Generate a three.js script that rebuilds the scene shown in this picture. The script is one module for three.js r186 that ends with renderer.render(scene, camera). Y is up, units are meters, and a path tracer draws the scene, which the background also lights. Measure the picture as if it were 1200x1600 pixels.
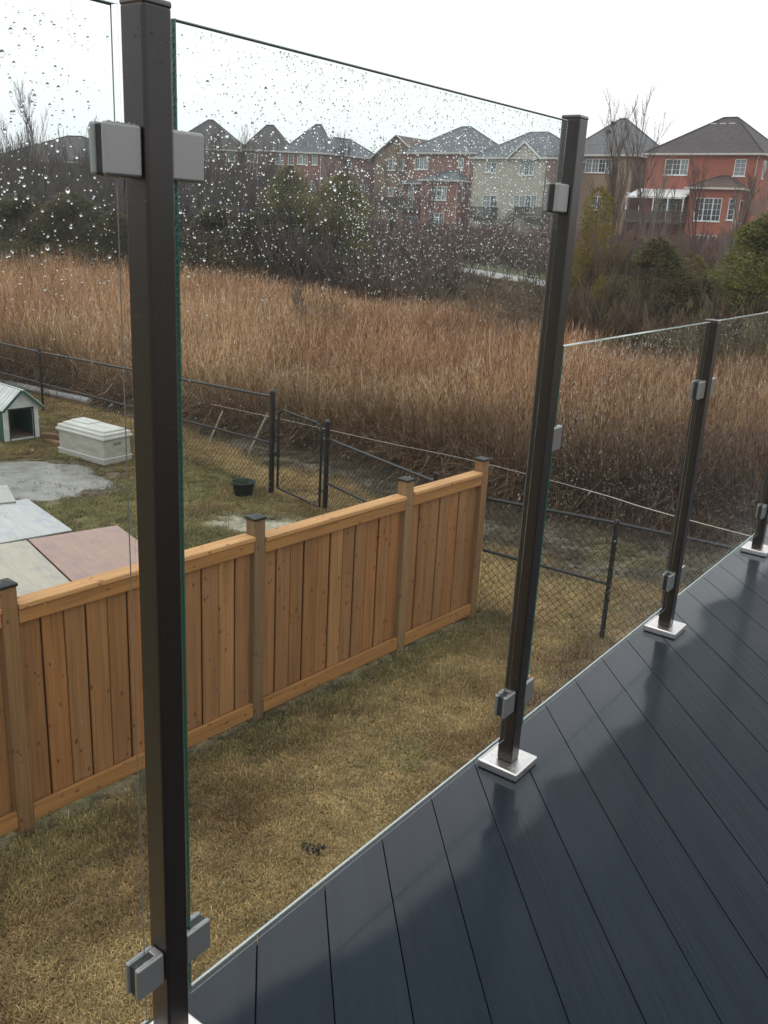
import * as THREE from 'three';
import { RoundedBoxGeometry } from 'three/addons/geometries/RoundedBoxGeometry.js';
import { mergeGeometries } from 'three/addons/utils/BufferGeometryUtils.js';

// ------------------------------------------------------------------ camera, sky, sun, exposure
const EYE = 4.4, DECK = EYE - 1.413;                       // eye and deck level above the yard, metres
const scene = new THREE.Scene();
const camera = new THREE.PerspectiveCamera(58.35, 0.75, 0.05, 3000);
camera.rotation.order = 'YXZ';
camera.rotation.set(-0.30868, 0, 0.05342);
camera.position.set(0, EYE, 0);

const SKY_W = 64, SKY_H = 32, skyData = new Float32Array(SKY_W * SKY_H * 4);
for (let y = 0; y < SKY_H; y++) for (let x = 0; x < SKY_W; x++) {
  const el = (y + 0.5) / SKY_H * 2 - 1, i = (y * SKY_W + x) * 4;        // -1 nadir .. 1 zenith
  const l = el > 0 ? 1.04 + 0.22 * el : 1.04 * Math.max(0.12, 1 + el * 4);
  skyData.set([l * 0.985, l * 1.0, l * 1.015, 1], i);
}
const sky = new THREE.DataTexture(skyData, SKY_W, SKY_H, THREE.RGBAFormat, THREE.FloatType);
sky.mapping = THREE.EquirectangularReflectionMapping; sky.magFilter = THREE.LinearFilter; sky.needsUpdate = true;
scene.background = sky; scene.environment = sky;
const sun = new THREE.DirectionalLight(0xfff6ea, 0.5);
sun.position.set(-25, 60, -20); sun.castShadow = true; sun.shadow.radius = 40;
sun.shadow.camera.left = sun.shadow.camera.bottom = -60; sun.shadow.camera.right = sun.shadow.camera.top = 60; sun.shadow.camera.far = 200;
scene.add(sun, sun.target);
const renderer = new THREE.WebGLRenderer({ antialias: true });
renderer.toneMapping = THREE.LinearToneMapping; renderer.toneMappingExposure = 1.1;
renderer.shadowMap.enabled = true;
scene.fog = new THREE.FogExp2(0xe4e9ee, 0.0005);

// ------------------------------------------------------------------ helpers
function rng(seed) { let a = seed >>> 0; return () => { a = (a + 0x6d2b79f5) | 0; let t = Math.imul(a ^ (a >>> 15), 1 | a); t = (t + Math.imul(t ^ (t >>> 7), 61 | t)) ^ t; return ((t ^ (t >>> 14)) >>> 0) / 4294967296; }; }
const V = (x, y, z) => new THREE.Vector3(x, y, z);
const rad = (d) => d * Math.PI / 180;
const lerp = (a, b, t) => a + (b - a) * t, clamp = (x, a = 0, b = 1) => Math.min(b, Math.max(a, x));
const smooth = (a, b, x) => { const t = clamp((x - a) / (b - a)); return t * t * (3 - 2 * t); };
const hash = (x, y, s) => { let h = Math.imul(x, 374761393) + Math.imul(y, 668265263) + Math.imul(s, 974634777); h = Math.imul(h ^ (h >>> 13), 1274126177); return ((h ^ (h >>> 16)) >>> 0) / 4294967296; };
function noise(x, y, s = 0, px = 0, py = 0) {
  const x0 = Math.floor(x), y0 = Math.floor(y), fx = x - x0, fy = y - y0, u = fx * fx * (3 - 2 * fx), v = fy * fy * (3 - 2 * fy);
  const w = (i, p) => p ? ((i % p) + p) % p : i;
  const a = hash(w(x0, px), w(y0, py), s), b = hash(w(x0 + 1, px), w(y0, py), s), c = hash(w(x0, px), w(y0 + 1, py), s), d = hash(w(x0 + 1, px), w(y0 + 1, py), s);
  return lerp(lerp(a, b, u), lerp(c, d, u), v);
}
function fbm(x, y, s = 0, oct = 4, px = 0, py = 0) { let t = 0, a = 0.5, n = 0; for (let i = 0; i < oct; i++) { t += a * noise(x, y, s + i, px, py); n += a; x *= 2; y *= 2; px *= 2; py *= 2; a *= 0.5; } return t / n; }
function interp(pts, x) { if (x <= pts[0][0]) return pts[0][1]; for (let i = 1; i < pts.length; i++) if (x <= pts[i][0]) return lerp(pts[i - 1][1], pts[i][1], (x - pts[i - 1][0]) / (pts[i][0] - pts[i - 1][0])); return pts[pts.length - 1][1]; }

class MB {                                                // collects faces, bars and boxes into one geometry
  constructor() { this.p = []; this.n = []; this.uv = []; this.c = []; this.ix = []; this.col = null; }
  vert(p, n, u, v) { this.p.push(p.x, p.y, p.z); this.n.push(n.x, n.y, n.z); this.uv.push(u, v); if (this.col) this.c.push(...this.col); return this.p.length / 3 - 1; }
  face(pts, out = null, grain = 1, uvs = null) {          // a flat convex polygon; out = a point inside the body
    const n = V().crossVectors(pts[1].clone().sub(pts[0]), pts[2].clone().sub(pts[0])).normalize();
    if (out && n.dot(pts[0].clone().sub(out)) < 0) { n.negate(); pts = [...pts].reverse(); if (uvs) uvs = [...uvs].reverse(); }
    const ax = [Math.abs(n.x), Math.abs(n.y), Math.abs(n.z)], k = ax.indexOf(Math.max(...ax));
    let a = (k + 1) % 3, b = (k + 2) % 3; if (a === grain) [a, b] = [b, a]; else if (b !== grain && k === grain) { }
    const id = pts.map((q, i) => { const e = [q.x, q.y, q.z]; return this.vert(q, n, uvs ? uvs[i][0] : e[a], uvs ? uvs[i][1] : e[b]); });
    for (let i = 2; i < id.length; i++) this.ix.push(id[0], id[i - 1], id[i]);
    return this;
  }
  box(cx, cy, cz, w, h, d, c = 0, grain = 1) {            // c = chamfer
    const o = V(cx, cy, cz), S = [-1, 1], at = (sx, sy, sz, k) => V(cx + sx * (w / 2 - (k === 0 ? 0 : c)), cy + sy * (h / 2 - (k === 1 ? 0 : c)), cz + sz * (d / 2 - (k === 2 ? 0 : c)));
    const q = [[-1, -1], [1, -1], [1, 1], [-1, 1]];
    for (const s of S) {
      this.face(q.map(([a, b]) => at(s, a, b, 0)), o, grain); this.face(q.map(([a, b]) => at(a, s, b, 1)), o, grain); this.face(q.map(([a, b]) => at(a, b, s, 2)), o, grain);
      if (c) for (const t of S) {
        this.face([at(s, t, -1, 0), at(s, t, 1, 0), at(s, t, 1, 1), at(s, t, -1, 1)], o, grain);
        this.face([at(s, -1, t, 0), at(s, 1, t, 0), at(s, 1, t, 2), at(s, -1, t, 2)], o, grain);
        this.face([at(-1, s, t, 1), at(1, s, t, 1), at(1, s, t, 2), at(-1, s, t, 2)], o, grain);
        for (const r of S) this.face([at(s, t, r, 0), at(s, t, r, 1), at(s, t, r, 2)], o, grain);
      }
    }
    return this;
  }
  bar(a, b, r0, r1 = r0, n = 5, cap = false) {
    const d = b.clone().sub(a), L = d.length(); if (L < 1e-6) return this; d.divideScalar(L);
    const u = Math.abs(d.y) < 0.9 ? V(0, 1, 0) : V(1, 0, 0), e = V().crossVectors(d, u).normalize(), f = V().crossVectors(e, d), base = this.p.length / 3;
    for (let k = 0; k <= 1; k++) for (let i = 0; i <= n; i++) {
      const t = i / n * Math.PI * 2, nn = e.clone().multiplyScalar(Math.cos(t)).addScaledVector(f, -Math.sin(t));
      this.vert((k ? b : a).clone().addScaledVector(nn, k ? r1 : r0), nn, i / n * 2 * Math.PI * r0, k * L);
    }
    for (let i = 0; i < n; i++) { const A = base + i, B = A + n + 1; this.ix.push(A, A + 1, B, B, A + 1, B + 1); }
    if (cap) for (const [q, r, s] of [[a, r0, -1], [b, r1, 1]]) {
      const nn = d.clone().multiplyScalar(s), ring = []; const c0 = this.vert(q, nn, 0, 0);
      for (let i = 0; i <= n; i++) { const t = i / n * Math.PI * 2; ring.push(this.vert(q.clone().addScaledVector(e, Math.cos(t) * r).addScaledVector(f, -Math.sin(t) * r), nn, 0, 0)); }
      for (let i = 0; i < n; i++) s > 0 ? this.ix.push(c0, ring[i], ring[i + 1]) : this.ix.push(c0, ring[i + 1], ring[i]);
    }
    return this;
  }
  path(pts, r, n = 6) { for (let i = 1; i < pts.length; i++) this.bar(pts[i - 1], pts[i], r, r, n, true); return this; }
  geo() {
    const g = new THREE.BufferGeometry(), f = (a, k) => new THREE.BufferAttribute(new Float32Array(a), k);
    g.setAttribute('position', f(this.p, 3)); g.setAttribute('normal', f(this.n, 3)); g.setAttribute('uv', f(this.uv, 2));
    if (this.c.length) g.setAttribute('color', f(this.c, 3));
    g.setIndex(this.ix); return g;
  }
}
const taken = new Map();
function numbered(n) { const k = taken.get(n) ?? 0; taken.set(n, k + 1); return k ? n + '_' + String(k).padStart(3, '0') : n; }
function tag(o, label, category, group) { o.userData.label = label; o.userData.category = category; if (group) o.userData.group = group; return o; }
function thing(name, label, category, pos = [0, 0, 0], turn = 0, group) { const o = new THREE.Group(); o.name = numbered(name); o.position.set(...pos); o.rotation.y = turn; scene.add(o); return tag(o, label, category, group); }
function part(name, geo, mat, parent, pos) { const m = new THREE.Mesh(geo instanceof MB ? geo.geo() : geo, mat); m.name = name; m.castShadow = m.receiveShadow = true; if (pos) m.position.set(...pos); parent.add(m); return m; }
function struct(name, geo, mat) { const m = part(numbered(name), geo, mat, scene); m.userData.kind = 'structure'; return m; }
function copyOf(o, label, group) { const c = o.clone(); c.name = numbered(o.name.replace(/_\d{3}$/, '')); c.userData = { ...o.userData, label }; if (group) c.userData.group = group; scene.add(c); return c; }
const PLACED = new THREE.Matrix4();
function scatter(name, geo, mat, list, parent, colors) {     // one InstancedMesh of what nobody could count
  const m = new THREE.InstancedMesh(geo, mat, list.length); m.name = parent === scene ? numbered(name) : name; m.userData.kind = 'stuff'; m.castShadow = m.receiveShadow = true;
  list.forEach((x, i) => { m.setMatrixAt(i, x); if (colors) m.setColorAt(i, colors[i]); }); parent.add(m); return m;
}
const mtx = (x, y, z, ry, s, sy = s, rx = 0, rz = 0) => new THREE.Matrix4().compose(V(x, y, z), new THREE.Quaternion().setFromEuler(new THREE.Euler(rx, ry, rz)), V(s, sy, s));

// ------------------------------------------------------------------ textures and materials
function tex(w, h, f, rx = 1, ry = 1, srgb = false) {          // f(u, v, i, j) -> grey 0..1 or [r, g, b]
  const d = new Uint8Array(w * h * 4);
  for (let j = 0; j < h; j++) for (let i = 0; i < w; i++) { const c = f(i / w, j / h, i, j), o = (j * w + i) * 4; for (let k = 0; k < 3; k++) d[o + k] = clamp(Array.isArray(c) ? c[k] : c) * 255; d[o + 3] = 255; }
  const t = new THREE.DataTexture(d, w, h); t.wrapS = t.wrapT = THREE.RepeatWrapping; t.magFilter = THREE.LinearFilter; t.repeat.set(rx, ry); if (srgb) t.colorSpace = THREE.SRGBColorSpace; t.needsUpdate = true; return t;
}
const rep = (t, x, y) => { const c = t.clone(); c.repeat.set(x, y); c.needsUpdate = true; return c; };
const grit = tex(256, 256, (u, v) => 0.25 + 0.75 * fbm(u * 16, v * 16, 3, 5, 16, 16));
const blotch = tex(256, 256, (u, v) => 0.6 + 0.4 * fbm(u * 6, v * 6, 9, 5, 6, 6));
const speck = tex(512, 512, (u, v) => clamp(0.35 + 0.95 * fbm(u * 48, v * 48, 21, 4, 48, 48) * fbm(u * 9, v * 9, 33, 3, 9, 9) * 1.7));
// cedar boards: grain along v; tile 0.6 m x 2.4 m
const knots = (() => { const r = rng(5), k = []; for (let i = 0; i < 34; i++) k.push([r(), r(), 0.005 + 0.009 * r()]); return k; })();
function cedarAt(u, v) {
  let warp = 0, kn = 0;
  for (const [ku, kv, kr] of knots) {
    let du = Math.abs(u - ku), dv = Math.abs(v - kv); du = Math.min(du, 1 - du) * 0.6; dv = Math.min(dv, 1 - dv) * 2.4;
    const q = Math.hypot(du, dv * 0.55); if (q < 0.05) { warp += Math.exp(-q * q / (kr * kr * 3)) * 1.3; kn = Math.max(kn, 1 - smooth(kr * 0.55, kr * 1.15, q)); }
  }
  const g = fbm(u * 70 + warp, v * 5, 41, 4, 70, 5), b = fbm(u * 9, v * 4, 51, 4, 9, 4), ring = 0.5 + 0.5 * Math.sin((u * 60 + warp * 3 + 5 * fbm(u * 4, v * 3, 61, 3, 4, 3)) * 6.283);
  return [clamp(0.52 * g + 0.22 * ring + 0.36 * b), kn];
}
const cedarMap = tex(256, 1024, (u, v) => { const [g, k] = cedarAt(u, v), t = 0.22 + 1.22 * g; return [lerp(t, 0.36, k * 0.85), lerp(t * (0.93 + 0.07 * g), 0.22, k * 0.85), lerp(t * (0.84 + 0.16 * g), 0.14, k * 0.85)]; }, 1 / 0.6, 1 / 2.4);
const cedarBump = tex(256, 1024, (u, v) => cedarAt(u, v)[0], 1 / 0.6, 1 / 2.4);
const std = (o) => new THREE.MeshStandardMaterial(o), phys = (o) => new THREE.MeshPhysicalMaterial(o);
const rgb = (r, g, b) => new THREE.Color().setRGB(r, g, b);
const cedar = (r, g, b) => std({ color: rgb(r, g, b), map: cedarMap, bumpMap: cedarBump, bumpScale: 0.0012, roughness: 0.72 });
// composite deck boards: tile 0.4 m x 3 m
const deckGrain = tex(256, 1024, (u, v) => { const s = 0.4 * fbm(u * 90, v * 14, 71, 3, 90, 14) + 0.6 * fbm(u * 34, v * 4, 81, 4, 34, 4); const cut = smooth(0.58, 0.7, fbm(u * 120, v * 10, 91, 2, 120, 10)); return clamp(s - 0.45 * cut * fbm(u * 7, v * 5, 95, 2, 7, 5)); }, 1 / 0.4, 1 / 3);
const deckTint = tex(256, 512, (u, v) => 0.72 + 0.5 * fbm(u * 8, v * 6, 99, 4, 8, 6) * fbm(u * 60, v * 5, 98, 3, 60, 5) * 1.6, 1 / 0.4, 1 / 3);
const M = {
  bronze: phys({ color: rgb(0.0125, 0.0082, 0.0066), specularIntensity: 0.8, roughness: 0.38, bumpMap: rep(grit, 60, 60), bumpScale: 0.00012, clearcoat: 0.36, clearcoatRoughness: 0.2 }),
  cap: phys({ color: rgb(0.03, 0.024, 0.02), roughness: 0.4, clearcoat: 1, clearcoatRoughness: 0.1 }),
  steel: phys({ color: rgb(0.26, 0.262, 0.258), metalness: 0.62, roughness: 0.4, clearcoat: 0.5, clearcoatRoughness: 0.3, bumpMap: rep(grit, 40, 4), bumpScale: 0.0001 }),
  plate: std({ color: rgb(0.72, 0.70, 0.68), metalness: 1, roughness: 0.3, bumpMap: rep(grit, 30, 30), bumpScale: 0.0001 }),
  rubber: std({ color: rgb(0.012, 0.012, 0.012), roughness: 0.6 }),
  pane: phys({ color: rgb(0.955, 0.985, 0.98), roughness: 0, transmission: 1, thickness: 0, ior: 1.5, specularIntensity: 0.22 }),
  glassEdge: phys({ color: rgb(0.01, 0.15, 0.115), roughness: 0.16, clearcoat: 1, clearcoatRoughness: 0.05, bumpMap: rep(grit, 25, 25), bumpScale: 0.002 }),
  rimGlint: phys({ color: rgb(0.80, 0.87, 0.90), roughness: 0.2, clearcoat: 0.6 }),  // pale colour stands for the light piped to the glass bottom edge
  arris: phys({ color: rgb(0.16, 0.15, 0.14), roughness: 0.2, clearcoat: 1 }),
  drop: phys({ color: rgb(1, 1, 1), roughness: 0, transmission: 1, thickness: 1, ior: 1.33 }),
  black: std({ color: rgb(0.012, 0.012, 0.013), roughness: 0.4 }),
  blackWire: std({ color: rgb(0.014, 0.014, 0.015), roughness: 0.5 }),
  post: cedar(0.29, 0.18, 0.088), rail: cedar(0.40, 0.19, 0.06), capRail: cedar(0.62, 0.335, 0.14),
  boards: [cedar(0.345, 0.165, 0.060), cedar(0.30, 0.143, 0.052), cedar(0.40, 0.205, 0.080), cedar(0.325, 0.162, 0.064), cedar(0.35, 0.156, 0.052), cedar(0.31, 0.154, 0.064)], shade_batten: cedar(0.13, 0.06, 0.024),  // last tone is cedar darkened as if in shade
};

// ------------------------------------------------------------------ lie of the land
const AZ = (x, z) => Math.atan2(x, -z) * 180 / Math.PI;
const chainR = [[-60, 40], [-30, 24.5], [-21, 21.1], [-7.4, 14.56], [-3.9, 13.77], [3.1, 11.06], [6.5, 10.2], [15, 9.8], [22.1, 9.66], [40, 9.5], [70, 10.5]];
const reedNear = [[-50, 34], [-23.3, 24.6], [-12.3, 20.4], [1.5, 16.9], [11.1, 15.1], [22, 14.7], [60, 15]];
const reedFar = [[-40, 62], [-19.3, 56], [-14, 53], [-8.5, 46], [-0.7, 42], [3.1, 38.5], [6, 32.5], [8.7, 29], [14.7, 25], [20, 24.5], [40, 27]];
const pathR = [[-40, 108], [-20, 100], [-2.4, 83], [1.5, 70.3], [3, 64.4], [8.5, 53.8], [14, 47.5], [40, 44]];
function ground(x, z) {
  const r = Math.hypot(x, z), a = AZ(x, z); if (r < 18 || Math.abs(a) > 75) return 0;
  const rf = interp(reedFar, a) * 0.82, rp = interp(pathR, a);
  return 1.5 * smooth(rf - 6, rp + 6, r) * (r < rp + 6 ? 1 : 1) + 1.7 * smooth(rp + 2, rp + 48, r) + (r > 30 ? 0.25 * (fbm(x * 0.08, z * 0.08, 7, 3) - 0.5) * smooth(28, 40, r) : 0);
}
const F0 = V(-2.53, 0, -5.67), F3 = V(1.099, 0, -9.958), FD = F3.clone().sub(F0).normalize(), FT = Math.atan2(-FD.z, FD.x);
const besideFence = (x, z) => (x - F0.x) * -FD.z + (z - F0.z) * FD.x;        // > 0 on the deck side of the wooden fence
function cover(x, z) {                                    // ground colour and how much grass grows there
  const r = Math.hypot(x, z), a = AZ(x, z), n1 = fbm(x * 0.9, z * 0.9, 101, 4), n2 = fbm(x * 3.1, z * 3.1, 111, 3), n3 = fbm(x * 0.35, z * 0.35, 121, 3), rc = interp(chainR, a), rn = interp(reedNear, a);
  let c, g = 1;
  const straw = [0.32, 0.232, 0.112], olive = [0.135, 0.126, 0.056], brown = [0.185, 0.122, 0.06], soil = [0.085, 0.067, 0.047], sand = [0.30, 0.27, 0.20];
  const mix = (p, q, t) => p.map((v, i) => lerp(v, q[i], t));
  const s = besideFence(x, z);
  c = mix(mix(brown, straw, smooth(0.36, 0.6, n1)), olive, smooth(0.48, 0.66, n3 * 0.6 + n2 * 0.4) * 0.75);
  if (s > 0 && s < 0.9 && r < rc) { const t = (1 - s / 0.9) * smooth(0.35, 0.55, n2 + 0.1); c = mix(c, olive, t * 0.9); if (s < 0.14) { c = mix(c, soil, 0.55); g *= 0.7; } }
  if (s < 0 && r < rc) {                                    // the neighbour's yard
    c = mix(c, olive, 0.35 + 0.45 * smooth(0.35, 0.6, n1));
    const bare = smooth(0.95, 0.45, Math.hypot((x + 1.75) / 1.3, (z + 12.85) / 0.55) + (n2 - 0.5) * 0.9); c = mix(c, sand, bare); g *= 1 - bare;
    const mud = smooth(1.15, 0.85, Math.hypot((x + 6.2) / 2.0, (z + 14.5) / 1.45) + (n2 - 0.5) * 0.7); c = mix(c, soil, mud * 0.8); g *= 1 - mud * 0.95;
  }
  const out = r - rc;
  if (out > 0) {
    const w = (n1 - 0.5) * 1.4; c = mix(c, straw, 0.5);
    const t = smooth(1.5, 2.2, out + w) ; c = mix(c, mix(soil, [0.13, 0.105, 0.075], n2), t); g *= 1 - t * (0.45 + 0.5 * smooth(0.4, 0.6, n2)); c = mix(c, [0.15, 0.12, 0.062], t * smooth(0.5, 0.65, n1) * 0.7);
    if (r > rn - 0.4) { c = mix([0.11, 0.08, 0.045], [0.16, 0.11, 0.06], n1); g = 0; }
    const rf = interp(reedFar, a), rp = interp(pathR, a);
    if (r > rf - 2) c = mix(c, mix([0.12, 0.085, 0.045], [0.13, 0.12, 0.05], n3), smooth(rf - 2, rf + 2, r));
    if (r > rp - 4) c = mix(c, mix([0.07, 0.078, 0.034], [0.06, 0.056, 0.032], smooth(rp + 5, rp + 12, r)), smooth(rp - 2, rp + 1, r) * 0.9);
    g = r > rn - 0.4 ? 0 : g;
  }
  return [c, g];
}
{ // one sheet of ground, to the horizon
  const az = [], rs = [];
  for (let a = -180; a < -42; a += 12) az.push(a); for (let a = -42; a <= 42; a += 0.5) az.push(a); for (let a = 54; a < 180; a += 12) az.push(a); az.push(180);
  for (let r = 0.4; r < 3.6; r += 0.8) rs.push(r); for (let r = 3.6; r < 26; r += 0.13) rs.push(r); for (let r = 26; r < 130; r *= 1.022) rs.push(r); for (let r = 130; r < 2200; r *= 1.3) rs.push(r);
  const p = [], col = [], uv = [], ix = [], na = az.length;
  for (const r of rs) for (const a of az) { const x = Math.sin(rad(a)) * r, z = -Math.cos(rad(a)) * r, h = ground(x, z), bump = r < 26 ? 0.03 * (fbm(x * 2.2, z * 2.2, 131, 3) - 0.5) : 0; p.push(x, h + bump - 0.012, z); col.push(...cover(x, z)[0]); uv.push(x, z); }
  for (let j = 0; j + 1 < rs.length; j++) for (let i = 0; i + 1 < na; i++) { const A = j * na + i, B = A + na; ix.push(A, A + 1, B, B, A + 1, B + 1); }
  const g = new THREE.BufferGeometry(); g.setAttribute('position', new THREE.BufferAttribute(new Float32Array(p), 3)); g.setAttribute('color', new THREE.BufferAttribute(new Float32Array(col), 3)); g.setAttribute('uv', new THREE.BufferAttribute(new Float32Array(uv), 2)); g.setIndex(ix); g.computeVertexNormals();
  if (g.attributes.normal.getY(na * 20) < 0) { for (let i = 0; i < ix.length; i += 3) [ix[i], ix[i + 1]] = [ix[i + 1], ix[i]]; g.setIndex(ix); g.computeVertexNormals(); }
  struct('ground', g, std({ vertexColors: true, map: rep(speck, 0.9, 0.9), bumpMap: rep(speck, 1.3, 1.3), bumpScale: 0.02, roughness: 0.95 })).material.color.setRGB(1.55, 1.55, 1.55);
}
{ // pale path below the houses
  const mb = new MB(); let prev = null;
  for (let a = -16; a <= 24; a += 0.5) { const rp = interp(pathR, a) + 0.4 * Math.sin(a), dir = V(Math.sin(rad(a)), 0, -Math.cos(rad(a))), q = [-1.3, 1.3].map((o) => { const e = dir.clone().multiplyScalar(rp + o * 1.6); e.y = ground(e.x, e.z) + 0.06; return e; }); if (prev) mb.face([prev[0], q[0], q[1], prev[1]], V(0, -50, -60)); prev = q; }
  struct('path', mb, std({ color: rgb(0.42, 0.41, 0.40), map: rep(blotch, 0.4, 0.4), roughness: 0.6 }));
}
{ // wet mud in the neighbour's yard
  const pts = [], r0 = rng(12), c = V(-6.25, 0, -14.45); for (let i = 0; i < 72; i++) { const t = i / 72 * 6.283, k = 0.72 + 0.5 * fbm(3 + Math.cos(t) * 2.6, 3 + Math.sin(t) * 2.6, 17, 4); pts.push(V(c.x + Math.cos(t) * 1.9 * k, 0, c.z + Math.sin(t) * 1.2 * k)); }
  const mb = new MB(), rings = 9; const at = (i, k) => { const q = c.clone().lerp(pts[i % 72], k / rings); q.y = 0.012 + 0.035 * (fbm(q.x * 3.3, q.z * 3.3, 19, 4) - 0.42) - (k === rings ? 0.03 : 0); return q; };
  for (let i = 0; i < 72; i++) for (let k = 0; k < rings; k++) mb.face(k ? [at(i, k), at(i + 1, k), at(i + 1, k + 1), at(i, k + 1)] : [at(i, 0), at(i + 1, 1), at(i, 1)], V(c.x, -9, c.z));
  struct('mud', mb, phys({ color: rgb(0.31, 0.29, 0.265), map: rep(blotch, 0.8, 0.8), bumpMap: rep(speck, 1.2, 1.2), bumpScale: 0.03, roughness: 0.38, clearcoat: 0.5, clearcoatRoughness: 0.25 }));
}

// ------------------------------------------------------------------ deck
const RAIL0 = V(0.3703 + 0.003, DECK, -2.1936 - 0.004), RD = V(0.5888, 0, -0.8083), RN = V(0.8083, 0, 0.5888), RT = Math.atan2(-RD.z, RD.x);
const onRail = (s, y = 0, t = 0) => RAIL0.clone().addScaledVector(RD, s).addScaledVector(RN, t).setY(DECK + y);
{
  const turn = rad(7.5);                                    // boards run 7.5 degrees left of straight ahead
  const deck = new THREE.Group(); deck.name = 'deck'; deck.userData.kind = 'structure'; deck.position.set(0, DECK, 0); deck.rotation.y = turn; scene.add(deck);
  const inv = new THREE.Matrix4().makeRotationY(-turn), edge = onRail(0, 0, -0.082).setY(0).applyMatrix4(inv), ed = RD.clone().applyMatrix4(inv), far = V(0, 0, 3.4), r = rng(77);
  const zAt = (x) => edge.z + (x - edge.x) / ed.x * ed.z;   // where the rail edge cuts a board
  const wet = tex(512, 256, (u, v) => { const s = u * 10 - 4, p = v * 1.0 - 0.1, b = 0.11 + 0.05 * Math.sin(s * 2.1 + 1.2) + 0.10 * (fbm(u * 40, 1, 151, 3) - 0.5) - 0.05 * smooth(-0.3, -1.2, s); return clamp(0.03 + 0.20 * fbm(u * 30, v * 6, 161, 4) + 0.62 * (1 - smooth(b - 0.025, b + 0.03, p)) - 0.16 * smooth(0.1, 0.7, p)); });
  wet.wrapS = wet.wrapT = THREE.ClampToEdgeWrapping; wet.channel = 1;
  const rl = (x, z) => { const w = V(x, 0, z).applyAxisAngle(V(0, 1, 0), turn).sub(RAIL0.clone().setY(0)); return [(w.dot(RD) + 4) / 10, (w.dot(RN) + 0.1) / 1.0]; };
  const dm = [0, 1, 2].map((k) => phys({ color: rgb(0.0085 + k * 0.0012, 0.0135 + k * 0.0015, 0.0205 + k * 0.002), map: deckTint, bumpMap: deckGrain, bumpScale: 0.0012, roughness: 0.42 + 0.03 * k, clearcoat: 0.85, clearcoatMap: wet, clearcoatRoughness: 0.11, specularIntensity: 0.26, specularColor: rgb(0.74, 0.88, 1) }));
  for (let k = -14; k < 34; k++) {
    const x0 = 0.279 + (k - 2) * 0.1457 + 0.0011, x1 = x0 + 0.1435, c = 0.0009, z1 = 3.4;
    if (zAt(x0) > z1 - 0.1 ) continue;
    const P = [[x0, zAt(x0)], [x1, zAt(x1)], [x1, z1], [x0, z1]], mid = V((x0 + x1) / 2, -0.012, (zAt(x0) + z1) / 2);
    const top = [[x0 + c, zAt(x0 + c) + c * 1.5], [x1 - c, zAt(x1 - c) + c * 1.5], [x1 - c, z1], [x0 + c, z1]];
    const mb = new MB(), ou = r() * 3, ov = r() * 5, uvs = (l) => l.map(([x, z]) => [x + ou, z + ov]), v3 = (l, y) => l.map(([x, z]) => V(x, y, z));
    mb.face(v3(top, 0), mid, 2, uvs(top)); mb.face(v3(P, -0.024), mid, 2, uvs(P));
    for (let i = 0; i < 4; i++) { const j = (i + 1) % 4; mb.face([V(top[i][0], 0, top[i][1]), V(top[j][0], 0, top[j][1]), V(P[j][0], -c, P[j][1]), V(P[i][0], -c, P[i][1])], mid, 2, uvs([top[i], top[j], P[j], P[i]])); mb.face([V(P[i][0], -c, P[i][1]), V(P[j][0], -c, P[j][1]), V(P[j][0], -0.024, P[j][1]), V(P[i][0], -0.024, P[i][1])], mid, 2, uvs([P[i], P[j], P[j], P[i]])); }
    const pg = mb.geo(), u1 = []; for (let i = 0; i < mb.p.length; i += 3) u1.push(...rl(mb.p[i], mb.p[i + 2])); pg.setAttribute('uv1', new THREE.BufferAttribute(new Float32Array(u1), 2));
    part('plank', pg, dm[Math.floor(r() * 3)], deck);
  }
  const joist = new MB(); for (let i = 0; i < 7; i++) { const b = onRail(0.6, -0.15, 0.3 + i * 0.45), q = V(b.x, b.y - DECK, b.z).applyMatrix4(inv); const A = q.clone().addScaledVector(ed, -3.4), B = q.clone().addScaledVector(ed, 4.6); joist.bar(A.setY(-0.085), B.setY(-0.085), 0.045, 0.045, 4, true); }
  { const A = (s, t) => { const b = onRail(s, 0, t); return V(b.x, 0, b.z).applyMatrix4(inv).setY(-0.0262); }; part('shade_sheet', new MB().face([A(-3.4, -0.0805), A(5.2, -0.0805), A(5.2, 3.3), A(-3.4, 3.3)]), std({ color: rgb(0.01, 0.01, 0.01), roughness: 1, side: THREE.DoubleSide }), deck); }  // black sheet added below the planks to stop light in the gaps
  part('joist', joist, std({ color: rgb(0.02, 0.018, 0.016), roughness: 0.9 }), deck);
}

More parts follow.
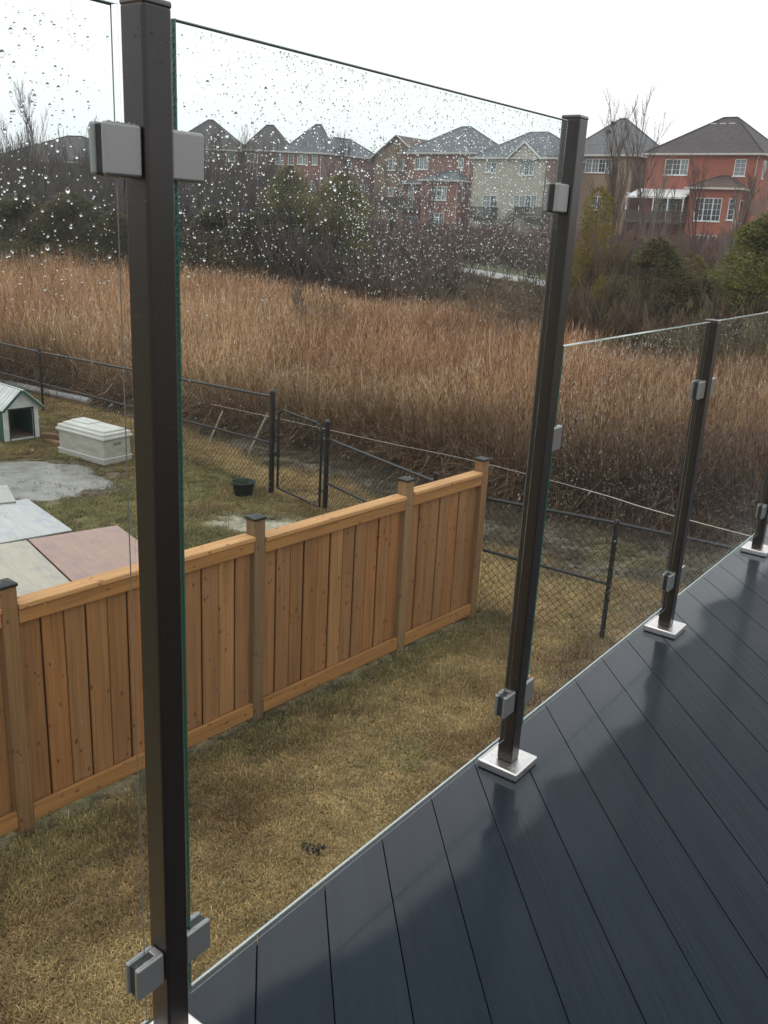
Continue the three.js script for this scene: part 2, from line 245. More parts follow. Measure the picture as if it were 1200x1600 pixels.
// ------------------------------------------------------------------ railing: posts, clamps, glass
const clampGeo = (() => {
  const pl = (z) => new RoundedBoxGeometry(0.0555, 0.062, 0.0105, 3, 0.0045).translate(0.0513, 0, z);
  const root = new RoundedBoxGeometry(0.014, 0.059, 0.027, 2, 0.002).translate(0.0305, 0, 0);
  return { plates: mergeGeometries([pl(0.0118), pl(-0.0118), root]), gasket: new RoundedBoxGeometry(0.040, 0.056, 0.0128, 1, 0.001).translate(0.0555, 0, 0) };
})();
function dropGeo(n = 9, m = 4) {                            // a sessile bead: part of a sphere with a flat back, closed
  const mb = new MB(), at = (i, k) => { const t = i / n * 6.2832, e = k / m * Math.PI / 2, s = Math.sin(e) ; return V(Math.cos(t) * s, Math.sin(t) * s * 1.12 - 0.08 * (1 - Math.cos(e)), 0.62 * Math.cos(e)); };
  const nr = (p) => V(p.x, p.y, p.z / 0.4).normalize();
  for (let i = 0; i < n; i++) for (let k = 0; k < m; k++) { const q = k ? [at(i, k), at(i, k + 1), at(i + 1, k + 1), at(i + 1, k)] : [at(i, 0), at(i, 1), at(i + 1, 1)]; const id = q.map((p) => mb.vert(p, nr(p), 0, 0)); for (let j = 2; j < id.length; j++) mb.ix.push(id[0], id[j - 1], id[j]); }
  const ring = []; for (let i = 0; i < n; i++) ring.push(at(i, m)); mb.face(ring, V(0, 0, 0.3)); return mb.geo();
}
const bead = dropGeo();
const shaftGeo = (h) => new RoundedBoxGeometry(0.045, h - 0.031, 0.045, 3, 0.005).translate(0, 0.025 + (h - 0.031) / 2, 0);
function railPost(label, s, h, clamps, seed) {
  const t = thing('railing_post', label, 'railing post', onRail(s).toArray(), RT, 'bronze railing posts along the deck edge'), r = rng(seed);
  part('shaft', shaftGeo(h), M.bronze, t);
  part('cap', new RoundedBoxGeometry(0.0458, 0.009, 0.0458, 2, 0.0035).translate(0, h - 0.0045, 0), M.cap, t);
  part('base_plate', new RoundedBoxGeometry(0.122, 0.0245, 0.122, 3, 0.005).translate(0, 0.01275, 0), M.plate, t);
  for (const [side, y] of clamps) { const c = part('clamp', clampGeo.plates, M.steel, t, [0, y, 0]); if (side < 0) c.rotation.y = Math.PI; part('gasket', clampGeo.gasket, M.rubber, c); }
  const list = [];
  for (let i = 0; i < 170 * h; i++) { const f = r() < 0.55 ? 0 : 1, u = (r() - 0.5) * 0.036, y = 0.1 + Math.pow(r(), 0.75) * (h - 0.13), q = 0.0008 + 0.0014 * r() * r(); list.push(f ? mtx(u, y, 0.0224, 0, q) : mtx(-0.0224, y, u, -Math.PI / 2, q)); }
  for (let i = 0; i < 46; i++) { const x = (r() - 0.5) * 0.108, z = (r() - 0.5) * 0.108; if (Math.max(Math.abs(x), Math.abs(z)) < 0.027) continue; list.push(mtx(x, 0.0249, z, 0, 0.0012 + 0.0028 * r() * r(), undefined, -Math.PI / 2)); }
  for (const [side, y] of clamps) for (let i = 0; i < 12; i++) list.push(mtx(side * (0.03 + 0.044 * r()), y + 0.0309, (r() < 0.5 ? 1 : -1) * 0.0118 + (r() - 0.5) * 0.007, 0, 0.0008 + 0.0014 * r(), undefined, -Math.PI / 2));
  scatter('raindrops', bead, M.drop, list, t); return t;
}
const S1 = -1.181, S2 = 0.003, S3 = 1.19, S4 = 2.385;
railPost('tall bronze railing post nearest the camera, rising past the top of the picture frame', S1, 1.652, [[-1, 1.477], [1, 1.477], [-1, 0.213], [1, 0.213]], 1);
railPost('tall bronze railing post where the high glass panel meets the lower glass', S2, 1.652, [[-1, 1.477], [1, 0.915], [-1, 0.213], [1, 0.213]], 2);
railPost('short bronze railing post between the two low glass panels, square plate on the deck', S3, 1.148, [[-1, 0.915], [1, 0.915], [-1, 0.213], [1, 0.213]], 3);
railPost('short bronze railing post at the right edge, the last one along the deck', S4, 1.148, [[-1, 0.915], [1, 0.915], [-1, 0.213], [1, 0.213]], 4);
function glassPanel(label, s0, s1, y1, drops, seed) {
  const y0 = 0.102, L = s1 - s0, T = 0.007, t = thing('glass_panel', label, 'glass panel', onRail(s0).toArray(), RT, 'clear glass panels of the railing'), r = rng(seed);
  const c = 0.0012, pane = new MB(); for (const z of [-T, T]) pane.face([V(c, y0 + c, z), V(L - c, y0 + c, z), V(L - c, y1 - c, z), V(c, y1 - c, z)], V(L / 2, 1, 0));
  part('pane', pane, M.pane, t);
  const e = new MB(), b = new MB(), o = V(L / 2, (y0 + y1) / 2, 0), w = T - c;
  const strip = (m, P, Q, ix, iy) => { m.face([V(P.x, P.y, -w), V(Q.x, Q.y, -w), V(Q.x, Q.y, w), V(P.x, P.y, w)], o); for (const s of [-1, 1]) m.face([V(P.x, P.y, s * w), V(Q.x, Q.y, s * w), V(Q.x + ix * c, Q.y + iy * c, s * T), V(P.x + ix * c, P.y + iy * c, s * T)], o); };
  strip(e, V(0, y0, 0), V(0, y1, 0), 1, 0); strip(e, V(0, y1, 0), V(L, y1, 0), 0, -1);
  part('edge', e, M.glassEdge, t);
  const e2 = new MB(), a2 = new MB(); e2.face([V(L, y0, -w), V(L, y1, -w), V(L, y1, w), V(L, y0, w)], o); part('end_face', e2, M.pane, t);
  for (const s of [-1, 1]) a2.face([V(L, y0, s * w), V(L, y1, s * w), V(L - c, y1, s * T), V(L - c, y0, s * T)], o); part('arris', a2, M.arris, t);
  for (const z of [-1, 1]) b.face([V(0, y0, z * w), V(L, y0, z * w), V(L, y0 + 0.0042, z * (T + 0.0003)), V(0, y0 + 0.0042, z * (T + 0.0003))], o); const bf = new MB().face([V(0, y0, -w), V(L, y0, -w), V(L, y0, w), V(0, y0, w)], o); part('under_face', bf, M.pane, t);
  part('bottom_edge', b, M.rimGlint, t);
  scatter('raindrops', bead, M.drop, drops(r, L, y0, y1).map(([x, y, q]) => mtx(x, y, -T - 0.0001, Math.PI + 0, q, q * (0.85 + 0.5 * r()), 0, (r() - 0.5) * 0.9)), t);
}
const wetHigh = (n, big) => (r, L, y0, y1) => {             // many beads high on the glass, fewer below
  const out = [];
  while (out.length < n) {
    const x = r() * L, y = lerp(y0, y1, r()), k = noise(x * 7, y * 5, 23) , d = smooth(1.16, 1.44, y) * (0.2 + 2.0 * k * k) + 0.008 + 0.05 * smooth(0.85, 1.2, y);
    if (r() > d) continue;
    const q = r(); out.push([clamp(x, 0.006, L - 0.006), clamp(y, y0 + 0.01, y1 - 0.006), big * lerp(0.78, 1.22, smooth(1.2, 1.5, y)) * (0.00055 + 0.0014 * q * q + (r() < 0.05 ? 0.0018 * r() : 0))]);
  }
  return out;
};
const mist = (n) => (r, L, y0, y1) => { const out = []; while (out.length < n) { const x = r() * L, y = lerp(y0, y1, r()), low = smooth(0.45, 0.1, y) * (0.4 + 0.9 * smooth(0.2, 0.9, x / L)), d = 0.16 + 0.9 * low + 0.5 * smooth(y1 - 0.16, y1, y); if (r() > d) continue; out.push([clamp(x, 0.004, L - 0.004), clamp(y, y0 + 0.004, y1 - 0.004), 0.0008 + 0.0016 * r() * r()]); } return out; };
glassPanel('tall clear glass panel at far left, spotted with rain, left of the nearest post', S1 - 1.13, S1 - 0.046, 1.638, wetHigh(3200, 0.92), 31);
glassPanel('tall clear glass panel covered in raindrops between the two tall posts', S1 + 0.040, S2 - 0.046, 1.638, wetHigh(7000, 0.80), 32);
glassPanel('low clear glass panel with misty lower corner, right of the tall post', S2 + 0.056, S3 - 0.05, 1.143, mist(5200), 33);
glassPanel('low clear glass panel at far right, reaching the last short post', S3 + 0.06, S4 - 0.06, 1.143, mist(3600), 34);
// ------------------------------------------------------------------ wooden fence
{
  const t = thing('wooden_fence', 'new orange-brown cedar board fence with black post caps dividing the two lawns', 'wooden fence', F0.toArray(), FT), r = rng(9);
  const cap = new MB().box(0, 0.013, 0, 0.136, 0.026, 0.136, 0.006); { const o = V(0, 0.026, 0), a = 0.060, q = [[-a, -a], [a, -a], [a, a], [-a, a]]; for (let i = 0; i < 4; i++) { const [x, z] = q[i], [x2, z2] = q[(i + 1) % 4]; cap.face([V(x, 0.0262, z), V(x2, 0.0262, z2), V(0, 0.042, 0)], V(0, 0, 0)); } }
  const capG = cap.geo(), postG = new MB().box(0, 0.96, 0, 0.118, 1.94, 0.118, 0.006).geo();
  const P = [-2.42, 0.01, 2.24, 4.24, 5.56], top = [1.80, 1.795, 1.765, 1.785];
  const pm = [M.post, cedar(0.27, 0.145, 0.062), cedar(0.22, 0.135, 0.07)];
  P.forEach((s, i) => { const p = part('post', postG, pm[i % 3], t, [s, -0.02 * (i > 2 ? 1 : 0), 0]); p.rotation.y = (r() - 0.5) * 0.03; part('post_cap', capG, M.black, p, [0, 1.925, 0]); });
  for (let k = 0; k < 4; k++) {
    let s0 = P[k] + 0.062, s1 = P[k + 1] - 0.062; const L = s1 - s0, m = (s0 + s1) / 2, y = top[k];
    part('cap_rail', new MB().box(m, y - 0.019, 0.004, L, 0.038, 0.142, 0.005, 0), M.capRail, t);
    part('top_rail', new MB().box(m, y - 0.094, 0.040, L, 0.105, 0.036, 0.004, 0), M.rail, t);
    part('bottom_rail', new MB().box(m, 0.135, 0.040, L, 0.135, 0.036, 0.004, 0), M.rail, t);
    const n = Math.max(1, Math.round(L / 0.178)), w = L / n;
    const bg = new MB().box(0, 0, 0, 0.06, y - 0.12, 0.014).geo(); for (let i = 1; i < n; i++) part('shade_batten', bg, M.shade_batten, t, [s0 + w * i, 0.078 + (y - 0.12) / 2, -0.026]);  // strips added behind the gaps, seam shade put into their dark colour
    for (let i = 0; i < n; i++) {
      const h = y - 0.042 - 0.072, g = new MB().box(0, 0, 0, w - 0.011, h, 0.021, 0.006), pos = g.geo().attributes.uv, du = r() * 3, dv = r() * 5; const gg = g.geo(); for (let q = 0; q < pos.count; q++) gg.attributes.uv.setXY(q, pos.getX(q) + du, pos.getY(q) + dv);
      const b = part('board', gg, M.boards[Math.floor(r() * 6)], t, [s0 + w * (i + 0.5), 0.072 + h / 2, 0.002 + (i % 2 ? 0.005 : -0.005) + (r() - 0.5) * 0.003]); b.rotation.y = (r() - 0.5) * 0.012; b.rotation.z = (r() - 0.5) * 0.004;
    }
  }
}

// ------------------------------------------------------------------ black chain-link fences and gate
function netting(a, b, lo0, hi0, lo1, hi1, step = 0.050, wire = 0.0030) {    // zigzag wires between two posts
  const mb = new MB(), L = Math.hypot(b.x - a.x, b.z - a.z), n = Math.round(L / step), at = (u, v) => { const t = clamp(u / L); return V(lerp(a.x, b.x, t), lerp(lerp(lo0, hi0, v), lerp(lo1, hi1, v), t), lerp(a.z, b.z, t)); };
  const rows = Math.round(((hi0 - lo0) + (hi1 - lo1)) / 2 / step);
  for (let k = 0; k <= n; k++) for (let j = 0; j < rows; j++) { const s = (j + k) % 2 ? 0.5 : -0.5; mb.bar(at((k + s) * step, j / rows), at((k - s) * step, (j + 1) / rows), wire, wire, 3); }
  return mb;
}
function linkFence(label, posts, mids, netRows, group) {      // posts: [x, z, top, rail y]
  const t = thing('chain_link_fence', label, 'chain-link fence', [0, 0, 0], 0, group);
  posts.forEach(([x, z, top, , thick]) => { if (thick === 0) return; const R = thick || 0.027; part('post', new MB().bar(V(x, -0.1, z), V(x, top, z), R, R, 10, true), M.black, t); part('post_cap', new THREE.SphereGeometry(R * 1.15, 10, 6), M.black, t, [x, top, z]); });
  for (let i = 0; i + 1 < posts.length; i++) {
    const [x0, z0, , y0] = posts[i], [x1, z1, , , , yIn] = posts[i + 1], y1 = yIn ?? posts[i + 1][3], a = V(x0, y0, z0), b = V(x1, y1, z1);
    part('top_rail', new MB().bar(a, b, 0.021, 0.021, 8, true), M.black, t);
    if (mids[i]) part('middle_rail', new MB().bar(V(x0, mids[i][0], z0), V(x1, mids[i][1], z1), 0.018, 0.018, 8, true), M.black, t);
    const m = part('wire_mesh', netting(a, b, 0.03, y0, 0.03, y1), M.blackWire, t); m.userData.kind = 'stuff';
  }
}
linkFence('black chain-link fence behind the doghouse and storage box, left of the gate', [[-16.6, -27.2, 1.3, 1.22], [-12.1, -23.5, 1.33, 1.25], [-7.59, -19.74, 1.36, 1.30], [-1.87, -14.44, 1.69, 1.62, 0.045]], [[0.55, 0.58], [0.58, 0.62], [0.62, 0.86]]);
linkFence('black chain-link fence running from the gate down behind the cedar fence', [[-0.93, -13.74, 1.40, 1.15, 0.04], [0.62, -11.08, 1.40, 1.30], [1.07, -10.06, 1.44, 1.42]], [[0.45, 0.62], [0.62, 0.78]]);
linkFence('black chain-link fence beyond the low glass panels, right of the cedar fence', [[1.17, -10.02, 1.3, 1.43, 0], [2.53, -9.48, 1.41, 1.39], [4.02, -8.62, 1.40, 1.38], [5.9, -7.6, 1.40, 1.38]], [[0.81, 0.68], null, null]);
{
  const a = V(-1.757, 0, -14.356), b = V(-1.024, 0, -13.81), t = thing('chain_link_gate', 'narrow black chain-link gate with rounded top corners, standing closed', 'gate', [0, 0, 0], 0);
  const q = (u, y) => { const p = a.clone().lerp(b, u); p.y = y; return p; };
  part('frame', new MB().path([q(0, 0.14), q(0, 1.32), q(0.03, 1.40), q(0.10, 1.44), q(0.88, 1.36), q(0.96, 1.33), q(1, 1.25), q(1, 0.02), q(0, 0.14)], 0.019, 8), M.black, t);
  part('wire_mesh', netting(a, b, 0.14, 1.42, 0.02, 1.34), M.blackWire, t).userData.kind = 'stuff';
  for (const y of [0.3, 1.12]) part('hinge', new MB().bar(q(1, y), q(1.1, y), 0.014, 0.014, 8, true).bar(q(1, y - 0.04), q(1, y + 0.04), 0.026, 0.026, 8, true), M.black, t);
  part('latch', new MB().bar(q(-0.02, 0.72), q(-0.13, 0.74), 0.018, 0.018, 8, true).bar(q(0, 0.66), q(0, 0.80), 0.026, 0.026, 8, true).box(q(-0.08, 0.7).x, 0.70, q(-0.08, 0.7).z, 0.05, 0.05, 0.05, 0.006), M.black, t);
}
tag(part('cord', (() => { const mb = new MB(), c = new THREE.CatmullRomCurve3([V(-3.46, 0.82, -17.51), V(-1.97, 0.80, -16.57), V(-0.06, 0.79, -15.23), V(1.39, 0.8, -14.23), V(3.18, 0.8, -12.6), V(3.54, 0.79, -12.21), V(4.56, 0.8, -11.2), V(6.5, 0.82, -9.6)]).getPoints(50); for (let i = 1; i < c.length; i++) mb.bar(c[i - 1], c[i], i < 28 ? 0.003 : 0.0055, i < 28 ? 0.003 : 0.0055, 6); return mb; })(), std({ color: rgb(0.62, 0.58, 0.52), roughness: 0.6 }), scene), 'thin pale cord strung in front of the reeds beyond the chain-link fence', 'cord');

// ------------------------------------------------------------------ things in the neighbour's yard
{
  const white = std({ color: rgb(0.70, 0.72, 0.70), roughness: 0.5, map: blotch }), green = std({ color: rgb(0.03, 0.085, 0.065), roughness: 0.5 }), dark = std({ color: rgb(0.02, 0.03, 0.028), roughness: 0.8 });
  const t = thing('doghouse', 'white and green wooden doghouse with a gable roof and dark doorway', 'doghouse', [-6.99, 0, -17.06], rad(49.7)), w = 0.35, h = 0.66, D = 0.95;
  const sh = new THREE.Shape([new THREE.Vector2(-w, 0.03), new THREE.Vector2(w, 0.03), new THREE.Vector2(w, h), new THREE.Vector2(0, 0.98), new THREE.Vector2(-w, h)]), ho = new THREE.Path([new THREE.Vector2(-0.235, 0.06), new THREE.Vector2(0.235, 0.06), new THREE.Vector2(0.235, 0.62), new THREE.Vector2(-0.235, 0.62)]);
  const back = new THREE.ExtrudeGeometry(sh.clone(), { depth: 0.02, bevelEnabled: false }).translate(0, 0, -D); sh.holes.push(ho);
  part('front_wall', new THREE.ExtrudeGeometry(sh, { depth: 0.025, bevelEnabled: false }).translate(0, 0, -0.025), white, t);
  part('back_wall', back, green, t);
  for (const s of [-1, 1]) { part('side_wall', new MB().box(s * (w - 0.012), h / 2 + 0.01, -D / 2, 0.024, h - 0.04, D - 0.06, 0.002), green, t);
    const a = Math.atan2(0.32, w), rf = part('roof_panel', (() => { const m = new MB(); m.box(0, 0, 0, 0.53, 0.024, D + 0.16, 0.004, 2); for (let i = 0; i < 9; i++) m.box(0, 0.016, -0.5 + i * 0.125, 0.52, 0.008, 0.012, 0.002, 2); return m; })(), white, t, [s * 0.226, 0.816, -D / 2 + 0.03]); rf.rotation.z = -s * a;
    part('roof_trim', new MB().box(0, -0.022, (D + 0.16) / 2 - 0.006, 0.54, 0.05, 0.02, 0.002, 0), green, rf); }
  part('floor', new MB().box(0, 0.045, -D / 2, 2 * w - 0.06, 0.03, D - 0.06), std({ color: rgb(0.16, 0.11, 0.07) }), t);
  part('door_trim', new MB().box(-0.243, 0.34, 0.008, 0.02, 0.6, 0.018, 0.002).box(0.243, 0.34, 0.008, 0.02, 0.6, 0.018, 0.002).box(0, 0.633, 0.008, 0.51, 0.025, 0.018, 0.002), dark, t);
}
{
  const m1 = std({ color: rgb(0.50, 0.48, 0.42), roughness: 0.5, map: blotch }), m2 = std({ color: rgb(0.66, 0.65, 0.59), roughness: 0.42, map: blotch });
  const t = thing('storage_box', 'grey-cream plastic garden storage box with stepped lid on the neighbouring lawn', 'storage box', [-5.33, 0, -16.2], rad(-34.2)), W = 1.27, D = 0.60;
  const body = new RoundedBoxGeometry(W, 0.44, D, 2, 0.03).translate(0, 0.24, 0); part('body', body, m1, t);
  part('base_band', new RoundedBoxGeometry(W + 0.03, 0.10, D + 0.03, 2, 0.02).translate(0, 0.05, 0), m1, t); part('bead', new RoundedBoxGeometry(W + 0.045, 0.022, D + 0.045, 2, 0.01).translate(0, 0.108, 0), m2, t);
  part('lid', mergeGeometries([new RoundedBoxGeometry(W + 0.07, 0.05, D + 0.07, 2, 0.018).translate(0, 0.475, 0), new RoundedBoxGeometry(W + 0.02, 0.07, D + 0.02, 2, 0.02).translate(0, 0.525, 0), new RoundedBoxGeometry(W - 0.12, 0.06, D - 0.12, 2, 0.02).translate(0, 0.572, 0), new RoundedBoxGeometry(0.5, 0.03, 0.3, 2, 0.012).translate(-0.3, 0.608, -0.06)]), m2, t);
  part('handle_recess', new RoundedBoxGeometry(0.012, 0.05, 0.16, 2, 0.005).translate(W / 2 + 0.004, 0.36, 0), std({ color: rgb(0.2, 0.19, 0.17), roughness: 0.7 }), t);
}
{
  const t = thing('planter', 'small round black plastic planter on the grass near the gate', 'planter', [-2.3, 0, -14.25]);
  const pr = [[0, 0.02], [0.135, 0.02], [0.145, 0.03], [0.18, 0.22], [0.198, 0.225], [0.200, 0.25], [0.186, 0.252], [0.178, 0.235], [0.16, 0.17], [0, 0.17]].map(([x, y]) => new THREE.Vector2(x, y));
  part('pot', new THREE.LatheGeometry(pr, 28), std({ color: rgb(0.012, 0.014, 0.013), roughness: 0.45 }), t);
  const r = rng(3), mb = new MB(); for (let i = 0; i < 120; i++) { const a = r() * 6.28, q = Math.sqrt(r()) * 0.15, p = V(Math.cos(a) * q, 0.17, Math.sin(a) * q), e = p.clone().add(V((r() - 0.5) * 0.12, 0.05 + r() * 0.07, (r() - 0.5) * 0.12)); mb.face([p, p.clone().add(V(0.012, 0, 0.01)), e]); }
  part('plants', mb, std({ color: rgb(0.03, 0.05, 0.015), roughness: 0.8, side: THREE.DoubleSide }), t); part('soil', new THREE.CylinderGeometry(0.165, 0.165, 0.02, 20).translate(0, 0.168, 0), std({ color: rgb(0.03, 0.022, 0.016), roughness: 1 }), t);
}
const plyMap = tex(256, 256, (u, v) => { const g = 0.6 + 0.4 * fbm(u * 5, v * 40, 201, 4, 5, 40) * (0.6 + 0.8 * fbm(u * 5, v * 5, 205, 3, 5, 5)), s = smooth(0.55, 0.72, fbm(u * 7, v * 7, 209, 4, 7, 7)); const h = 0.35 + 0.65 * g; return [h * (1 - 0.14 * s), h * (1 - 0.11 * s), h]; }, 0.8, 0.8);
function sheet(label, pos, th, w, d, color, coat) { const t = part(numbered('plywood_sheet'), new MB().box(w / 2, 0, d / 2, w, 0.02, d, 0.002, 0), phys({ color: rgb(...color), map: plyMap, roughness: 0.5, clearcoat: coat, clearcoatRoughness: 0.2, bumpMap: plyMap, bumpScale: 0.002 }), scene, pos); t.rotation.y = rad(th); tag(t, label, 'sheet', 'sheets lying in the neighbouring yard'); return t; }
sheet('reddish-brown wet plywood sheet lying flat just behind the cedar fence', [-4.77, 0.040, -11.59], 38, 1.24, 2.44, [0.37, 0.205, 0.15], 0.5);
sheet('beige weathered sheet lying flat left of the reddish plywood', [-5.78, 0.034, -10.80], 38, 1.26, 2.44, [0.44, 0.38, 0.29], 0.5);
sheet('large wet grey sheet lying flat between the mud and the reddish plywood', [-6.45, 0.028, -12.52], 41, 1.30, 1.72, [0.47, 0.475, 0.465], 0.5).rotation.z = 0.004;
sheet('smaller grey sheet at the left edge, overlapping the large grey one', [-7.0, 0.062, -13.35], 30, 1.15, 0.9, [0.42, 0.40, 0.37], 0.4).rotation.x = 0.012;
{
  const t = thing('timber_offcuts', 'short brown timber offcuts between the doghouse and the storage box', 'timber', [-6.28, 0, -17.05], rad(-30)), m = [cedar(0.16, 0.085, 0.045), cedar(0.24, 0.14, 0.075)];
  [[0, 0.05, 0, 0.62, 0.09, 0.09, 0.1], [0.05, 0.05, 0.16, 0.5, 0.09, 0.14, -0.2], [-0.05, 0.14, 0.06, 0.55, 0.08, 0.14, 0.3], [0.1, 0.22, -0.05, 0.42, 0.07, 0.12, -0.15]].forEach(([x, y, z, w, h, d, a], i) => { part('timber', new MB().box(0, 0, 0, w, h, d, 0.005, 0), m[i % 2], t, [x, y, z]).rotation.y = a; });
  tag(part('pipe', new MB().bar(V(-11.4, 0.09, -23.55), V(-6.9, 0.08, -20.75), 0.075, 0.075, 12, true), std({ color: rgb(0.52, 0.53, 0.54), roughness: 0.4 }), scene), 'long pale plastic pipe lying on the soil behind the chain-link fence', 'pipe');
  for (const [l, x, z, dx, dz, h] of [['short pale stake leaning at the edge of the reeds, nearer the left', -3.55, -17.75, 0.25, -0.1, 0.62], ['thin grey stake leaning at the edge of the reeds, nearer the gate', -2.65, -17.0, 0.35, -0.1, 0.8]]) tag(part(numbered('stake'), new MB().bar(V(x, 0, z), V(x + dx, h, z + dz), 0.022, 0.017, 6, true), std({ color: rgb(0.36, 0.31, 0.25), roughness: 0.9 }), scene), l, 'stake');
}

// ------------------------------------------------------------------ houses
const brickTex = tex(512, 512, (u, v) => { const row = Math.floor(v * 32), x = u * 10 + (row % 2) * 0.5, c = Math.floor(x), m = (v * 32 % 1) < 0.13 || (x % 1) < 0.05; return m ? 1.12 : 0.72 + 0.5 * hash(c % 10, row, 5) * (0.7 + 0.3 * noise(u * 64, v * 64, 8)); }, 1 / 2.3, 1 / 2.4);
const shingleTex = tex(512, 512, (u, v) => { const row = Math.floor(v * 28), x = u * 12 + hash(row, 1, 2), c = Math.floor(x); return (v * 28 % 1 < 0.12 ? 0.55 : 0.78) * (0.7 + 0.5 * hash(c % 12, row, 9)) * (0.85 + 0.3 * fbm(u * 4, v * 4, 77, 3, 4, 4)); }, 1 / 4, 1 / 4);
const wall = (r, g, b) => std({ color: rgb(r, g, b), map: brickTex, bumpMap: brickTex, bumpScale: -0.006, roughness: 0.85 }), shingle = (r, g, b) => std({ color: rgb(r, g, b), map: shingleTex, bumpMap: shingleTex, bumpScale: 0.012, roughness: 0.8 });
const HM = {
  trim: std({ color: rgb(0.52, 0.49, 0.45), roughness: 0.5 }), white: std({ color: rgb(0.74, 0.75, 0.74), roughness: 0.5 }), pipe: std({ color: rgb(0.48, 0.45, 0.41), roughness: 0.5 }),
  glass: phys({ color: rgb(0.05, 0.062, 0.068), roughness: 0.06, specularIntensity: 1 }), glassPale: phys({ color: rgb(0.22, 0.25, 0.27), roughness: 0.06 }), curtain: std({ color: rgb(0.55, 0.55, 0.53), roughness: 0.9 }),
  deckWood: std({ color: rgb(0.075, 0.055, 0.042), roughness: 0.85 }), awning: std({ color: rgb(0.72, 0.76, 0.76), roughness: 0.35 }),
};
function windowIn(o, u0, u1, v0, v1, z, n, cols, rows, pale, kind = 'window') {   // n lights side by side, each with its muntins; panes set back in the wall
  const W = part(kind, new MB().box((u0 + u1) / 2, v0 + 0.035, z - 0.03, u1 - u0, 0.07, 0.1).box((u0 + u1) / 2, v1 - 0.035, z - 0.03, u1 - u0, 0.07, 0.1).box(u0 + 0.035, (v0 + v1) / 2, z - 0.03, 0.07, v1 - v0 - 0.14, 0.1).box(u1 - 0.035, (v0 + v1) / 2, z - 0.03, 0.07, v1 - v0 - 0.14, 0.1), HM.white, o), g = new MB(), w = (u1 - u0) / n;
  for (let i = 1; i < n; i++) g.box(u0 + i * w, (v0 + v1) / 2, z - 0.035, 0.12, v1 - v0 - 0.14, 0.08);
  for (let i = 0; i < n; i++) { for (let c = 1; c < cols; c++) g.box(u0 + (i + c / cols) * w, (v0 + v1) / 2, z - 0.05, 0.035, v1 - v0 - 0.14, 0.03); for (let r = 1; r < rows; r++) g.box(u0 + (i + 0.5) * w, lerp(v0, v1, r / rows), z - 0.0505, w - 0.12, 0.035, 0.03); }
  if (g.p.length) part('sash', g, HM.white, W);
  for (let i = 0; i < n; i++) part('pane', new MB().box(u0 + (i + 0.5) * w, (v0 + v1) / 2, z - 0.09, w - 0.06, v1 - v0 - 0.1, 0.02), pale > 0 && (i * 7 + Math.round(u0 * 3)) % 3 < pale ? HM.glassPale : HM.glass, W);
  if (kind === 'window') part('sill', new MB().box((u0 + u1) / 2, v0 - 0.05, z + 0.05, u1 - u0 + 0.22, 0.1, 0.16), HM.white, W);
}
function wallWith(o, name, mat, outline, holes, z, T = 0.3) {
  const sh = new THREE.Shape(outline.map(([x, y]) => new THREE.Vector2(x, y)));
  for (const [a, b, c, d] of holes) sh.holes.push(new THREE.Path([[a, c], [b, c], [b, d], [a, d]].map(([x, y]) => new THREE.Vector2(x, y))));
  return part(name, new THREE.ExtrudeGeometry(sh, { depth: T, bevelEnabled: false }).translate(0, 0, z - T), mat, o);
}
function hipRoof(x0, x1, z0, z1, ye, r0, r1, rz, yr, o, mat, name = 'roof') {  // eaves rectangle, ridge from r0 to r1 at depth rz
  const A = V(x0, ye, z1), B = V(x1, ye, z1), C = V(x1, ye, z0), D = V(x0, ye, z0), E = V(r0, yr, rz), F = V(r1, yr, rz), c = V((x0 + x1) / 2, ye - 1, (z0 + z1) / 2), mb = new MB();
  const f = (p) => { const n = V().crossVectors(p[1].clone().sub(p[0]), p[p.length - 1].clone().sub(p[0])), e = p[1].clone().sub(p[0]).normalize(), g = V().crossVectors(n.normalize(), e); mb.face(p, c, 1, p.map((q) => { const d = q.clone().sub(p[0]); return [d.dot(e), Math.abs(d.dot(g))]; })); };
  f([A, B, F, E]); f([B, C, F]); f([C, D, E, F]); f([D, A, E]);
  const R = part(name, mb, mat, o); const ridge = new MB(); for (const [p, q] of [[A, E], [B, F], [C, F], [D, E], [E, F]]) ridge.bar(p.clone().add(V(0, 0.03, 0)), q.clone().add(V(0, 0.03, 0)), 0.09, 0.09, 5, true); part('ridge_caps', ridge, mat, R);
  const w = x1 - x0, d = z1 - z0, g = new MB(); g.box((x0 + x1) / 2, ye - 0.06, z1 + 0.06, w + 0.24, 0.2, 0.12, 0.02).box((x0 + x1) / 2, ye - 0.06, z0 - 0.06, w + 0.24, 0.2, 0.12, 0.02).box(x0 - 0.06, ye - 0.06, (z0 + z1) / 2, 0.12, 0.199, d, 0.02).box(x1 + 0.06, ye - 0.06, (z0 + z1) / 2, 0.12, 0.199, d, 0.02); part('gutter', g, HM.trim, R);
  part('soffit', new MB().box((x0 + x1) / 2, ye - 0.14, (z0 + z1) / 2, w, 0.04, d), HM.trim, R); return R;
}
